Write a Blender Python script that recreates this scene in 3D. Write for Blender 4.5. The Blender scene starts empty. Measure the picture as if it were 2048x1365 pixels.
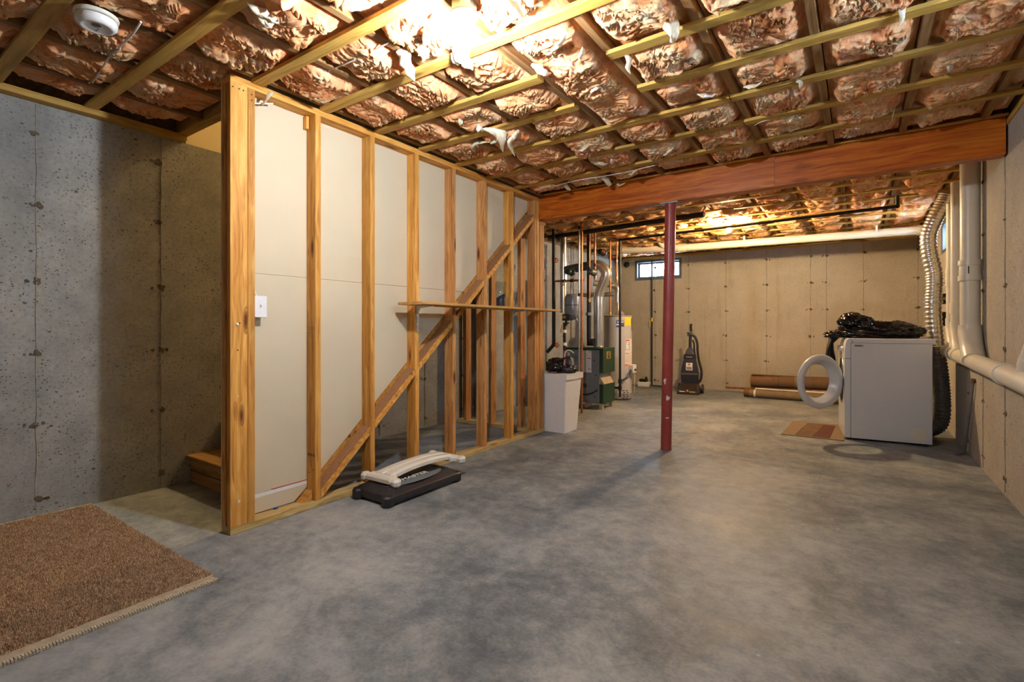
import bpy, math, random
import numpy as np
from mathutils import Vector, Matrix
random.seed(7)
sc = bpy.context.scene
C = sc.collection

# ------------------------------------------------------------------ camera
FPX, YAW, HOR, CAMH = 1000.5, 0.6056, 654.7, 1.069
cd = bpy.data.cameras.new('camera'); cam = bpy.data.objects.new('camera', cd); C.objects.link(cam)
cam.location = (0, 0, CAMH); cam.rotation_euler = (math.pi/2, 0, YAW)
cd.sensor_width = 36.0; cd.lens = FPX/2048*36.0
cd.shift_y = -(682.5-HOR)/2048.0
cd.clip_start = 0.02
sc.camera = cam
# ------------------------------------------------------------------ world, exposure
w = bpy.data.worlds.new('sky'); sc.world = w; w.use_nodes = True
bg = w.node_tree.nodes['Background']
bg.inputs['Color'].default_value = (0.70, 0.84, 1.0, 1); bg.inputs['Strength'].default_value = 46.0
vs = sc.view_settings
vs.view_transform = 'Standard'; vs.look = 'None'; vs.exposure = 0.25; vs.gamma = 1.0; vs.use_curve_mapping = False
try:
    sc.cycles.use_denoising = True; sc.cycles.max_bounces = 7; sc.cycles.diffuse_bounces = 4; sc.cycles.glossy_bounces = 3; sc.cycles.transmission_bounces = 4; sc.cycles.use_adaptive_sampling = True; sc.cycles.adaptive_threshold = 0.15; sc.cycles.adaptive_min_samples = 16
    sc.cycles.sample_clamp_indirect = 6.0; sc.cycles.transparent_max_bounces = 8
    sc.cycles.caustics_reflective = False; sc.cycles.caustics_refractive = False
except Exception:
    pass
NEAR_BULB = dict(strength=1750.0, color=(0.93, 0.97, 1.0))
FAR_BULB = dict(strength=3700.0, color=(1.0, 0.70, 0.36))
STAIR_LAMP = dict(strength=620.0, color=(1.0, 0.74, 0.38))

# ------------------------------------------------------------------ constants of the place
XW, XL, XR, YB = -2.64, -3.80, 0.766, 9.0        # stud wall face, left, right, back walls
YN = -2.4                                          # wall behind the camera
JB = 2.381                                         # underside of joists
SP = 0.4064
T, D4 = 0.038, 0.089

# ------------------------------------------------------------------ helpers: projection back from the photograph's frame (used only to place things)
_c, _s = math.cos(YAW), math.sin(YAW)
def ray(u, v):
    a = (u-1024)/FPX; b = (HOR-v)/FPX
    return (a*_c-_s, a*_s+_c, b)
def onZ(u, v, z=0.0):
    d = ray(u, v); t = (z-CAMH)/d[2]; return Vector((t*d[0], t*d[1], z))
def onX(u, v, x):
    d = ray(u, v); t = x/d[0]; return Vector((x, t*d[1], CAMH+t*d[2]))
def onY(u, v, y):
    d = ray(u, v); t = y/d[1]; return Vector((t*d[0], y, CAMH+t*d[2]))

# ------------------------------------------------------------------ helpers: objects
WM = {}
def reg(o, M): WM[o.name] = M
def wm(o): return WM.get(o.name, Matrix.Identity(4)) if o else Matrix.Identity(4)
def put(o, parent, M):
    C.objects.link(o)
    if parent: o.parent = parent
    o.matrix_local = wm(parent).inverted() @ M if parent else M
    reg(o, M)
def tag(o, label=None, cat=None, group=None, kind=None):
    if label: o['label'] = label
    if cat: o['category'] = cat
    if group: o['group'] = group
    if kind: o['kind'] = kind
    return o
def thing(name, label=None, cat=None, loc=(0,0,0), rz=0.0, group=None, kind=None, rot=None):
    o = bpy.data.objects.new(name, None); o.empty_display_size = 0.05
    M = Matrix.Translation(loc) @ (rot if rot is not None else Matrix.Rotation(rz, 4, 'Z'))
    put(o, None, M)
    return tag(o, label, cat, group, kind)

class MB:
    """collects shapes; build() links them as one mesh object (vertices in the parent's space, or in world space)"""
    def __init__(s): s.v = []; s.f = []; s.sm = []
    def add(s, vs, fs, smooth=False):
        b = len(s.v); s.v += [tuple(p) for p in vs]; s.f += [tuple(i+b for i in f) for f in fs]; s.sm += [smooth]*len(fs); return s
    def box(s, a, b, ch=0.0):
        (x0,y0,z0),(x1,y1,z1) = a, b
        if ch <= 0:
            v = [(x,y,z) for z in (z0,z1) for y in (y0,y1) for x in (x0,x1)]
            return s.add(v, [(0,2,3,1),(4,5,7,6),(0,1,5,4),(2,6,7,3),(0,4,6,2),(1,3,7,5)])
        c = ch; v = []
        for x,sx in ((x0,1),(x1,-1)):
            for y,sy in ((y0,1),(y1,-1)):
                for z,sz in ((z0,1),(z1,-1)):
                    v += [(x+sx*c,y+sy*c,z),(x+sx*c,y,z+sz*c),(x,y+sy*c,z+sz*c)]
        def I(i,j,k,m): return (i*4+j*2+k)*3+m
        F = []
        for k in (0,1):
            q = [I(0,0,k,0),I(1,0,k,0),I(1,1,k,0),I(0,1,k,0)]; F.append(q[::-1] if k == 0 else q)
            q = [I(0,k,0,1),I(1,k,0,1),I(1,k,1,1),I(0,k,1,1)]; F.append(q if k == 0 else q[::-1])
            q = [I(k,0,0,2),I(k,1,0,2),I(k,1,1,2),I(k,0,1,2)]; F.append(q[::-1] if k == 0 else q)
        for i in (0,1):
            for j in (0,1):
                F.append([I(i,j,0,1),I(i,j,1,1),I(i,j,1,2),I(i,j,0,2)])
                F.append([I(i,0,j,0),I(i,1,j,0),I(i,1,j,2),I(i,0,j,2)])
                F.append([I(0,i,j,0),I(1,i,j,0),I(1,i,j,1),I(0,i,j,1)])
                for k in (0,1): F.append([I(i,j,k,0),I(i,j,k,1),I(i,j,k,2)])
        ctr = Vector(((x0+x1)/2,(y0+y1)/2,(z0+z1)/2)); G = []
        for f in F:
            p = [Vector(v[i]) for i in f]; n = (p[1]-p[0]).cross(p[2]-p[0]); m = sum(p, Vector())/len(p)
            G.append(tuple(f) if n.dot(m-ctr) > 0 else tuple(f[::-1]))
        return s.add(v, G)
    def ring_tube(s, rings, cap=True, smooth=True, closed=False):
        n = len(rings[0]); v = [p for r in rings for p in r]; f = []
        m = len(rings)
        for i in range(m-1 if not closed else m):
            j = (i+1) % m
            for k in range(n): f.append((i*n+k, i*n+(k+1)%n, j*n+(k+1)%n, j*n+k))
        s.add(v, f, smooth)
        if cap and not closed:
            s.add(rings[0], [tuple(range(n))[::-1]]); s.add(rings[-1], [tuple(range(n))])
        return s
    def cyl(s, p0, p1, r0, r1=None, n=20, cap=True, smooth=True):
        r1 = r0 if r1 is None else r1
        return s.tube([p0, p1], [r0, r1], n, cap, smooth)
    def tube(s, pts, r, n=12, cap=True, smooth=True):
        P = [Vector(p) for p in pts]
        R = list(r) if isinstance(r, (list, tuple, np.ndarray)) else [r]*len(P)
        rings = []; t0 = (P[1]-P[0]).normalized()
        up = Vector((0,0,1)) if abs(t0.z) < 0.9 else Vector((1,0,0))
        a = t0.cross(up).normalized()
        for i, p in enumerate(P):
            t = (P[min(i+1,len(P)-1)]-P[max(i-1,0)]).normalized()
            a = (a - t*a.dot(t)).normalized(); b = t.cross(a)
            rings.append([tuple(p + (a*math.cos(2*math.pi*k/n) + b*math.sin(2*math.pi*k/n))*R[i]) for k in range(n)])
        return s.ring_tube(rings, cap, smooth)
    def lathe(s, prof, c=(0,0,0), n=28, M=None, smooth=True, cap=True):
        rings = []
        for r, z in prof:
            rings.append([(max(r,1e-5)*math.cos(2*math.pi*k/n), max(r,1e-5)*math.sin(2*math.pi*k/n), z) for k in range(n)])
        M = M or Matrix.Identity(4); cv = Vector(c)
        rings = [[tuple(M @ Vector(p) + cv) for p in r] for r in rings]
        return s.ring_tube(rings, cap, smooth)
    def prism(s, poly, axis, a, b):
        """poly of 2D points; axis 'x': (y,z), 'y': (x,z), 'z': (x,y)"""
        def m(p, t):
            return (t,p[0],p[1]) if axis == 'x' else ((p[0],t,p[1]) if axis == 'y' else (p[0],p[1],t))
        n = len(poly); A = [m(p,a) for p in poly]; B = [m(p,b) for p in poly]
        area = sum(poly[i][0]*poly[(i+1)%n][1]-poly[(i+1)%n][0]*poly[i][1] for i in range(n))
        flip = (area < 0) ^ (axis == 'y') ^ (b < a)
        fs = [tuple(range(n))[::-1], tuple(range(n,2*n))] + [(i,(i+1)%n,(i+1)%n+n,i+n) for i in range(n)]
        if flip: fs = [f[::-1] for f in fs]
        return s.add(A+B, fs)
    def build(s, name, mat, parent=None, world=False, bevel=0.0, seg=2, label=None):
        me = bpy.data.meshes.new(name); me.from_pydata(s.v, [], s.f); me.update()
        me.polygons.foreach_set('use_smooth', s.sm)
        if mat: me.materials.append(mat)
        o = bpy.data.objects.new(name, me)
        if world and parent:
            me.transform(wm(parent).inverted())
        put(o, parent, wm(parent) if parent else Matrix.Identity(4))
        if bevel > 0:
            m = o.modifiers.new('bevel', 'BEVEL'); m.width = bevel; m.segments = seg; m.limit_method = 'ANGLE'
            m.angle_limit = math.radians(40); m.harden_normals = False
        if label: o['label'] = label
        return o

def catmull(pts, k=8):
    P = [Vector(p) for p in pts]; P = [P[0]*2-P[1]] + P + [P[-1]*2-P[-2]]; out = []
    for i in range(1, len(P)-2):
        a,b,c_,d = P[i-1:i+3]
        for j in range(k):
            t = j/k; out.append(0.5*((2*b)+(c_-a)*t+(2*a-5*b+4*c_-d)*t*t+(3*b-a-3*c_+d)*t**3))
    out.append(P[-2]); return out

_boards = {}
def board(name, p0, p1, wv, w_, t_, mat, parent=None, ch=0.0025, label=None):
    """sawn board from p0 to p1 (centre line); wv = direction of its width"""
    p0, p1, wv = Vector(p0), Vector(p1), Vector(wv).normalized()
    L = (p1-p0).length; key = (round(L,3), round(w_,4), round(t_,4), mat.name)
    if key not in _boards:
        mb = MB(); c = ch; h, k = w_/2, t_/2
        sec = [(-h+c,-k),(h-c,-k),(h,-k+c),(h,k-c),(h-c,k),(-h+c,k),(-h,k-c),(-h,-k+c)]
        mb.prism(sec, 'x', -L/2, L/2)
        me = bpy.data.meshes.new(name); me.from_pydata(mb.v, [], mb.f); me.update(); me.materials.append(mat)
        _boards[key] = me
    x = (p1-p0).normalized(); y = (wv - x*wv.dot(x)).normalized(); z = x.cross(y)
    M = Matrix((( x.x,y.x,z.x,(p0.x+p1.x)/2),(x.y,y.y,z.y,(p0.y+p1.y)/2),(x.z,y.z,z.z,(p0.z+p1.z)/2),(0,0,0,1)))
    o = bpy.data.objects.new(name, _boards[key]); put(o, parent, M)
    if label: o['label'] = label
    return o

def np_mesh(name, V, Q, mat, parent=None, smooth=True, tri=None):
    me = bpy.data.meshes.new(name)
    V = np.asarray(V, np.float32).reshape(-1,3); Q = np.asarray(Q, np.int32)
    k = Q.shape[1]; nf = len(Q)
    me.vertices.add(len(V)); me.vertices.foreach_set('co', V.ravel())
    me.loops.add(nf*k); me.loops.foreach_set('vertex_index', Q.ravel())
    me.polygons.add(nf); me.polygons.foreach_set('loop_start', np.arange(nf, dtype=np.int32)*k)
    me.polygons.foreach_set('use_smooth', np.full(nf, smooth))
    me.update(calc_edges=True); me.validate()
    me.materials.append(mat)
    o = bpy.data.objects.new(name, me); 
    if parent: me.transform(wm(parent).inverted())
    put(o, parent, wm(parent) if parent else Matrix.Identity(4)); return o

# ------------------------------------------------------------------ numpy noise
def _hash(ix, iy, seed):
    h = (ix.astype(np.int64)*374761393 + iy.astype(np.int64)*668265263 + seed*974634777) & 0xffffffff
    h = ((h ^ (h >> 13)) * 1274126177) & 0xffffffff
    return ((h ^ (h >> 16)) & 0xffffff) / float(0x1000000)
def perlin(x, y, seed=0):
    x = np.asarray(x, float); y = np.asarray(y, float)
    ix = np.floor(x); iy = np.floor(y); fx = x-ix; fy = y-iy
    u = fx*fx*fx*(fx*(fx*6-15)+10); v = fy*fy*fy*(fy*(fy*6-15)+10)
    def g(dx, dy):
        a = _hash(ix+dx, iy+dy, seed)*2*np.pi
        return np.cos(a)*(fx-dx) + np.sin(a)*(fy-dy)
    return ((g(0,0)*(1-u)+g(1,0)*u)*(1-v) + (g(0,1)*(1-u)+g(1,1)*u)*v)*1.5
def fbm(x, y, seed=0, o=4):
    t = 0; a = 1.0
    for i in range(o): t = t + a*perlin(x*2**i, y*2**i, seed+i*17); a *= 0.5
    return t
def sstep(a, b, x):
    t = np.clip((x-a)/(b-a), 0, 1); return t*t*(3-2*t)

# ------------------------------------------------------------------ materials
class NT:
    def __init__(s, name):
        s.m = bpy.data.materials.new(name); s.m.use_nodes = True; s.t = s.m.node_tree
        s.b = s.t.nodes['Principled BSDF']
    def n(s, typ, **kw):
        nd = s.t.nodes.new(typ)
        for k, v in kw.items():
            if k.startswith('_'): setattr(nd, k[1:], v)
            else:
                key = int(k[1:]) if k[0] == 'i' and k[1:].isdigit() else k.replace('__', ' ')
                s.set(nd.inputs[key], v)
        return nd
    def set(s, sock, v):
        if isinstance(v, bpy.types.NodeSocket): s.t.links.new(v, sock)
        elif isinstance(v, bpy.types.Node): s.t.links.new(v.outputs[0], sock)
        else: sock.default_value = v
    def math(s, op, a, b=0.0, c=None):
        nd = s.n('ShaderNodeMath', _operation=op, i0=a, i1=b)
        if c is not None: s.set(nd.inputs[2], c)
        return nd.outputs[0]
    def mix(s, f, a, b, mode='MIX'):
        nd = s.t.nodes.new('ShaderNodeMix'); nd.data_type = 'RGBA'; nd.blend_type = mode
        s.set(nd.inputs[0], f); s.set(nd.inputs[6], a); s.set(nd.inputs[7], b); return nd.outputs[2]
    def ramp(s, f, stops):
        nd = s.t.nodes.new('ShaderNodeValToRGB'); cr = nd.color_ramp
        while len(cr.elements) < len(stops): cr.elements.new(0.5)
        for e, (p, c) in zip(cr.elements, stops):
            e.position = p; e.color = c if len(c) == 4 else (*c, 1)
        s.set(nd.inputs[0], f); return nd.outputs[0]
    def noise(s, vec, scale, detail=4, rough=0.5, dist=0.0):
        nd = s.t.nodes.new('ShaderNodeTexNoise'); nd.inputs['Scale'].default_value = scale
        nd.inputs['Detail'].default_value = detail; nd.inputs['Roughness'].default_value = rough
        nd.inputs['Distortion'].default_value = dist
        if vec is not None: s.set(nd.inputs['Vector'], vec)
        return nd.outputs[0]
    def vor(s, vec, scale, feat='F1', rnd=1.0):
        nd = s.t.nodes.new('ShaderNodeTexVoronoi'); nd.feature = feat; nd.inputs['Scale'].default_value = scale
        nd.inputs['Randomness'].default_value = rnd
        if vec is not None: s.set(nd.inputs['Vector'], vec)
        return nd
    def coord(s, kind='Object'): return s.t.nodes.new('ShaderNodeTexCoord').outputs[kind]
    def mapv(s, vec, scale=(1,1,1), loc=(0,0,0), rot=(0,0,0)):
        nd = s.t.nodes.new('ShaderNodeMapping'); s.set(nd.inputs['Vector'], vec)
        nd.inputs['Scale'].default_value = scale; nd.inputs['Location'].default_value = loc; nd.inputs['Rotation'].default_value = rot
        return nd.outputs[0]
    def bump(s, h, strength=0.3, dist=0.01):
        nd = s.n('ShaderNodeBump', Strength=strength, Distance=dist, Height=h); s.set(s.b.inputs['Normal'], nd.outputs[0])
    def out(s, color=None, rough=None, metal=None, spec=None):
        if color is not None: s.set(s.b.inputs['Base Color'], color)
        if rough is not None: s.set(s.b.inputs['Roughness'], rough)
        if metal is not None: s.set(s.b.inputs['Metallic'], metal)
        if spec is not None: s.set(s.b.inputs['Specular IOR Level'], spec)
        return s.m

def c4(c): return (*c, 1.0)
def plain(name, col, rough=0.5, metal=0.0, var=0.12, scale=20.0, bump=0.0, spec=None):
    t = NT(name); co = t.coord()
    n = t.noise(co, scale, 4, 0.6)
    col2 = tuple(max(0, c*(1-var)) for c in col); col3 = tuple(min(1, c*(1+var)) for c in col)
    cc = t.ramp(n, [(0.3, col2), (0.7, col3)])
    if bump: t.bump(n, bump, 0.004)
    return t.out(cc, rough, metal, spec)

def wood(name, lo, mid, hi, rough=0.6, knot=1.0, varv=0.18, spec=0.25, knotscale=4.2):
    t = NT(name); oi = t.n('ShaderNodeObjectInfo'); rnd = oi.outputs['Random']
    off = t.n('ShaderNodeVectorMath', _operation='SCALE', i0=(37.0, 11.0, 23.0)); t.set(off.inputs['Scale'], rnd)
    co = t.n('ShaderNodeVectorMath', _operation='ADD', i0=t.coord(), i1=off.outputs[0]).outputs[0]
    kv = t.vor(t.mapv(co, (0.9, 3.6, 3.6)), knotscale)
    kd = kv.outputs['Distance']; 
    kmask = t.math('LESS_THAN', t.n('ShaderNodeSeparateColor', i0=kv.outputs['Color']).outputs[0], 0.30)
    kf = t.math('MULTIPLY', t.n('ShaderNodeMapRange', i0=kd, i1=0.30, i2=0.10, i3=0.0, i4=1.0).outputs[0], kmask)
    kf = t.math('MULTIPLY', kf, knot)
    warp = t.noise(t.mapv(co, (1.2, 5, 5)), 1.6, 3)
    wv = t.n('ShaderNodeVectorMath', _operation='ADD', i0=t.mapv(co, (0.55, 22, 22)), i1=t.n('ShaderNodeCombineXYZ', i1=t.math('MULTIPLY', warp, 2.6), i2=t.math('MULTIPLY', warp, 2.6)).outputs[0]).outputs[0]
    wv = t.n('ShaderNodeVectorMath', _operation='ADD', i0=wv, i1=t.n('ShaderNodeCombineXYZ', i1=t.math('MULTIPLY', kf, 2.0)).outputs[0]).outputs[0]
    g = t.noise(wv, 1.8, 4, 0.55)
    fine = t.noise(t.mapv(co, (3, 90, 90)), 2.0, 2)
    big = t.noise(t.mapv(co, (1.1, 4, 4)), 1.5, 3)
    g2 = t.math('ADD', t.math('MULTIPLY', g, 0.7), t.math('MULTIPLY', fine, 0.3))
    col = t.ramp(g2, [(0.34, lo), (0.5, mid), (0.66, hi)])
    col = t.mix(t.math('MULTIPLY', t.n('ShaderNodeMapRange', i0=big, i1=0.52, i2=0.75).outputs[0], 0.5), col, c4(tuple(a*0.55 for a in mid)))
    col = t.mix(kf, col, c4((lo[0]*0.38, lo[1]*0.25, lo[2]*0.2)))
    v = t.math('ADD', t.math('MULTIPLY', rnd, varv*2), 1-varv)
    col = t.n('ShaderNodeHueSaturation', Value=v, Saturation=1.0, Color=col).outputs[0]
    t.bump(g2, 0.25, 0.003)
    return t.out(col, rough, 0.0, spec)

def concrete(name, a, b, dark, pit=0.5, stain=(0.30,0.22,0.12), stain_amt=0.3, axis='x'):
    t = NT(name); co = t.coord()
    big = t.noise(co, 0.8, 5, 0.6, 0.6); mid = t.noise(co, 4.5, 6, 0.65)
    fine = t.noise(co, 45, 4, 0.6)
    streak = t.noise(t.mapv(co, (5, 5, 0.45)), 1.6, 5, 0.6)
    f = t.math('ADD', t.math('MULTIPLY', big, 0.5), t.math('MULTIPLY', mid, 0.5))
    col = t.ramp(f, [(0.36, b), (0.62, a)])
    col = t.mix(t.math('MULTIPLY', t.n('ShaderNodeMapRange', i0=streak, i1=0.54, i2=0.74).outputs[0], stain_amt), col, c4(stain))
    col = t.mix(t.math('MULTIPLY', t.n('ShaderNodeMapRange', i0=fine, i1=0.45, i2=0.75).outputs[0], 0.35), col, c4(dark))
    # air-bubble pits of two sizes, gathered in patches
    mask = t.n('ShaderNodeMapRange', i0=t.noise(co, 2.1, 4, 0.6), i1=0.58-0.25*pit, i2=0.70-0.20*pit).outputs[0]
    pc = t.n('ShaderNodeVectorMath', _operation='ADD', i0=co, i1=t.n('ShaderNodeVectorMath', _operation='SCALE', i0=t.n('ShaderNodeTexNoise', Scale=60.0).outputs['Color'], Scale=0.02).outputs[0]).outputs[0]
    pits = None
    for sc_, r_, th in ((26, 0.17, 0.62), (55, 0.26, 0.55), (9.5, 0.10, 0.5)):
        v = t.vor(t.mapv(pc, (1, 1, 1.5)), sc_)
        on = t.math('LESS_THAN', t.n('ShaderNodeSeparateColor', i0=v.outputs['Color']).outputs[1], th)
        q = t.math('MULTIPLY', t.n('ShaderNodeMapRange', i0=v.outputs['Distance'], i1=r_, i2=r_*0.6, i3=0.0, i4=1.0).outputs[0], on)
        q = t.math('MULTIPLY', q, mask)
        pits = q if pits is None else t.math('MAXIMUM', pits, q)
    col = t.mix(t.math('MULTIPLY', pits, 0.92), col, c4(tuple(x*0.45 for x in dark)))
    h = t.math('SUBTRACT', t.math('ADD', t.math('MULTIPLY', mid, 0.5), t.math('MULTIPLY', fine, 0.25)), t.math('MULTIPLY', pits, 1.0))
    t.bump(h, 0.5, 0.006)
    return t.out(col, 0.85, 0, 0.2)

M = {}
M['conc_left'] = concrete('concrete_grey_pitted', (0.42,0.425,0.41), (0.25,0.255,0.25), (0.10,0.10,0.095), 0.85, (0.42,0.40,0.35), 0.25)
M['conc_back'] = concrete('concrete_buff', (0.52,0.47,0.39), (0.42,0.375,0.30), (0.26,0.22,0.17), 0.25, (0.27,0.18,0.08), 0.45)
M['conc_right'] = concrete('concrete_pale_warm', (0.48,0.44,0.38), (0.38,0.35,0.31), (0.22,0.20,0.175), 0.7, (0.40,0.37,0.33), 0.3)
M['seam'] = plain('form_seam_mortar', (0.30,0.27,0.22), 0.9, var=0.3, scale=40)
M['tie'] = plain('form_tie_rust', (0.12,0.09,0.06), 0.9, var=0.6, scale=60)

def floor_mat():
    t = NT('floor_concrete'); co = t.coord()
    a = t.noise(co, 0.55, 6, 0.62, 0.8); b = t.noise(co, 2.4, 7, 0.68, 0.5); c_ = t.noise(co, 13, 5, 0.7); d = t.noise(co, 70, 3, 0.6)
    f = t.math('ADD', t.math('MULTIPLY', a, 0.36), t.math('ADD', t.math('MULTIPLY', b, 0.34), t.math('ADD', t.math('MULTIPLY', c_, 0.20), t.math('MULTIPLY', d, 0.10))))
    col = t.ramp(f, [(0.41, (0.085,0.102,0.124)), (0.475, (0.175,0.20,0.222)), (0.54, (0.30,0.322,0.335)), (0.62, (0.42,0.435,0.43))])
    trow = t.noise(t.mapv(co, (0.5, 2.2, 1), rot=(0,0,0.7)), 1.1, 5, 0.6, 1.2)
    col = t.mix(t.math('MULTIPLY', t.n('ShaderNodeMapRange', i0=trow, i1=0.56, i2=0.72).outputs[0], 0.35), col, c4((0.13,0.13,0.145)))
    col = t.mix(t.math('MULTIPLY', t.n('ShaderNodeMapRange', i0=d, i1=0.62, i2=0.78).outputs[0], 0.30), col, c4((0.12,0.12,0.12)))
    sp = t.vor(co, 11.0); on = t.math('LESS_THAN', t.n('ShaderNodeSeparateColor', i0=sp.outputs['Color']).outputs[0], 0.10)
    spf = t.math('MULTIPLY', t.n('ShaderNodeMapRange', i0=sp.outputs['Distance'], i1=0.11, i2=0.05, i3=0.0, i4=0.5).outputs[0], on)
    col = t.mix(spf, col, c4((0.62,0.61,0.58)))
    # hairline cracks
    cr = t.vor(t.n('ShaderNodeVectorMath', _operation='ADD', i0=co, i1=t.n('ShaderNodeVectorMath', _operation='SCALE', i0=t.n('ShaderNodeTexNoise', Scale=1.7, Detail=4.0).outputs['Color'], Scale=0.5).outputs[0]).outputs[0], 0.42, 'DISTANCE_TO_EDGE')
    ck = t.math('MULTIPLY', t.math('LESS_THAN', cr.outputs['Distance'], 0.0011), 0.22)
    col = t.mix(ck, col, c4((0.08,0.08,0.085)))
    t.bump(t.math('ADD', b, t.math('MULTIPLY', d, 0.2)), 0.12, 0.01)
    r = t.n('ShaderNodeMapRange', i0=b, i1=0.3, i2=0.7, i3=0.42, i4=0.68).outputs[0]
    return t.out(col, r, 0, 0.35)
M['floor'] = floor_mat()

M['stud'] = wood('pine_stud', (0.38,0.145,0.022), (0.62,0.295,0.06), (0.78,0.45,0.13), 0.55, 1.0, 0.14)
M['stud_old'] = wood('pine_stud_weathered', (0.28,0.115,0.035), (0.50,0.235,0.075), (0.64,0.36,0.145), 0.6, 1.0, 0.16)
M['plate'] = wood('treated_plate', (0.34,0.22,0.07), (0.58,0.42,0.17), (0.72,0.56,0.28), 0.6, 0.8, 0.06)
M['strap'] = wood('spruce_strapping', (0.36,0.19,0.035), (0.53,0.32,0.07), (0.62,0.41,0.12), 0.6, 0.7, 0.14)
M['joist'] = wood('fir_joist', (0.17,0.085,0.03), (0.29,0.155,0.06), (0.38,0.22,0.095), 0.7, 0.5, 0.2)
M['beam'] = wood('varnished_fir_beam', (0.26,0.045,0.004), (0.50,0.115,0.008), (0.64,0.20,0.02), 0.38, 0.9, 0.05, 0.4, 2.6)
M['shelf'] = wood('shelf_pine', (0.36,0.17,0.045), (0.54,0.30,0.09), (0.64,0.40,0.15), 0.5, 0.8, 0.05)
M['ply'] = wood('stair_plywood', (0.22,0.10,0.03), (0.38,0.20,0.065), (0.50,0.29,0.11), 0.6, 0.5, 0.15)
M['subfloor'] = wood('subfloor_boards', (0.10,0.055,0.025), (0.17,0.10,0.045), (0.23,0.14,0.07), 0.8, 0.3, 0.1)
M['osb'] = plain('particle_core', (0.33,0.17,0.075), 0.9, var=0.45, scale=160, bump=0.6)
M['drywall'] = plain('grey_drywall_paper', (0.63,0.545,0.39), 0.9, var=0.035, scale=2.2)
M['drywall_cream'] = plain('cream_painted_drywall', (0.74,0.66,0.48), 0.85, var=0.02, scale=3)
M['paper_white'] = plain('white_tape', (0.8,0.8,0.78), 0.8, var=0.04)
M['paper_red'] = plain('red_tape_print', (0.55,0.06,0.04), 0.8, var=0.1)
M['white_plastic'] = plain('white_plastic', (0.80,0.80,0.82), 0.35, var=0.02)
M['white_enamel'] = plain('white_enamel', (0.66,0.69,0.76), 0.28, var=0.015, scale=5)
M['cream_plastic'] = plain('cream_plastic', (0.74,0.72,0.64), 0.42, var=0.04, scale=9)
M['black_plastic'] = plain('black_plastic', (0.018,0.018,0.023), 0.38, var=0.3, scale=30)
M['black_glossy'] = plain('black_bag_film', (0.008,0.008,0.010), 0.16, var=0.3, scale=12)
M['grey_print'] = plain('grey_print', (0.16,0.19,0.21), 0.4, var=0.05)
M['white_print'] = plain('white_print', (0.85,0.87,0.9), 0.5, var=0.02)
M['dark_print'] = plain('dark_print', (0.05,0.05,0.055), 0.6, var=0.1)
M['red_print'] = plain('red_print', (0.55,0.07,0.05), 0.6, var=0.1)
M['yellow_print'] = plain('yellow_print', (0.85,0.62,0.02), 0.6, var=0.05)
M['blue_print'] = plain('blue_print', (0.03,0.10,0.42), 0.5, var=0.1)
M['green_print'] = plain('lime_print', (0.40,0.55,0.12), 0.5, var=0.1)
M['orange_print'] = plain('orange_print', (0.75,0.20,0.08), 0.5, var=0.1)
M['paper_label'] = plain('paper_label', (0.74,0.74,0.77), 0.7, var=0.05, scale=90)
M['pale_label'] = plain('buff_paper_label', (0.72,0.66,0.60), 0.7, var=0.05, scale=90)
M['galv'] = plain('galvanised_steel', (0.62,0.64,0.66), 0.28, 0.9, var=0.12, scale=8)
M['flex'] = plain('aluminium_flex', (0.70,0.68,0.64), 0.30, 0.9, var=0.08, scale=12)
M['flue_dark'] = plain('sooty_steel', (0.13,0.13,0.125), 0.5, 0.6, var=0.3, scale=10)
M['copper'] = plain('copper_pipe', (0.50,0.21,0.095), 0.42, 0.9, var=0.22, scale=14)
M['brass'] = plain('brass', (0.66,0.45,0.12), 0.35, 0.85, var=0.15, scale=20)
M['iron'] = plain('black_iron', (0.022,0.020,0.020), 0.45, 0.3, var=0.3, scale=25)
M['steel'] = plain('dull_steel', (0.30,0.32,0.36), 0.4, 0.8, var=0.2, scale=18)
M['chrome_white'] = plain('white_bracket', (0.78,0.79,0.82), 0.3, 0.1, var=0.02)
M['pvc'] = plain('cream_white_pvc', (0.74,0.70,0.60), 0.35, var=0.04, scale=6)
M['boiler_grey'] = plain('grey_blue_boiler_jacket', (0.17,0.185,0.215), 0.4, var=0.05, scale=7)
M['boiler_green'] = plain('dark_green_enamel', (0.012,0.045,0.022), 0.35, var=0.1, scale=7)
M['heater_grey'] = plain('grey_enamel_tank', (0.42,0.41,0.42), 0.35, var=0.03, scale=5)
M['tank_blue'] = plain('grey_blue_tank', (0.24,0.26,0.32), 0.3, 0.2, var=0.06, scale=6)
M['red_handle'] = plain('red_valve_paint', (0.40,0.05,0.03), 0.5, var=0.2)
M['cardboard'] = plain('brown_cardboard', (0.17,0.09,0.042), 0.85, var=0.14, scale=18)
M['cardboard_pale'] = plain('buff_cardboard', (0.22,0.155,0.09), 0.85, var=0.1, scale=14)
M['cable'] = plain('white_cable_sheath', (0.72,0.70,0.66), 0.5, var=0.04)
M['cable_black'] = plain('black_cable_sheath', (0.02,0.02,0.02), 0.5, var=0.1)
M['cable_orange'] = plain('orange_cable', (0.55,0.13,0.02), 0.5, var=0.1)
M['window_frame'] = plain('blue_grey_window_frame', (0.10,0.13,0.17), 0.5, var=0.1)
M['porcelain'] = plain('white_porcelain', (0.82,0.82,0.80), 0.25, var=0.02)
M['binding'] = plain('carpet_edge_tape', (0.44,0.37,0.27), 0.9, var=0.18, scale=40, bump=0.3)
M['backing'] = plain('carpet_backing', (0.50,0.44,0.34), 0.9, var=0.25, scale=120, bump=0.5)
M['rust'] = plain('rusty_steel', (0.20,0.09,0.04), 0.8, 0.2, var=0.4, scale=30)
M['navy'] = plain('navy_wax', (0.012,0.020,0.05), 0.4, var=0.3, scale=40)
M['tan'] = plain('tan_mineral_fibre', (0.42,0.33,0.22), 0.9, var=0.15, scale=30)
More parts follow.
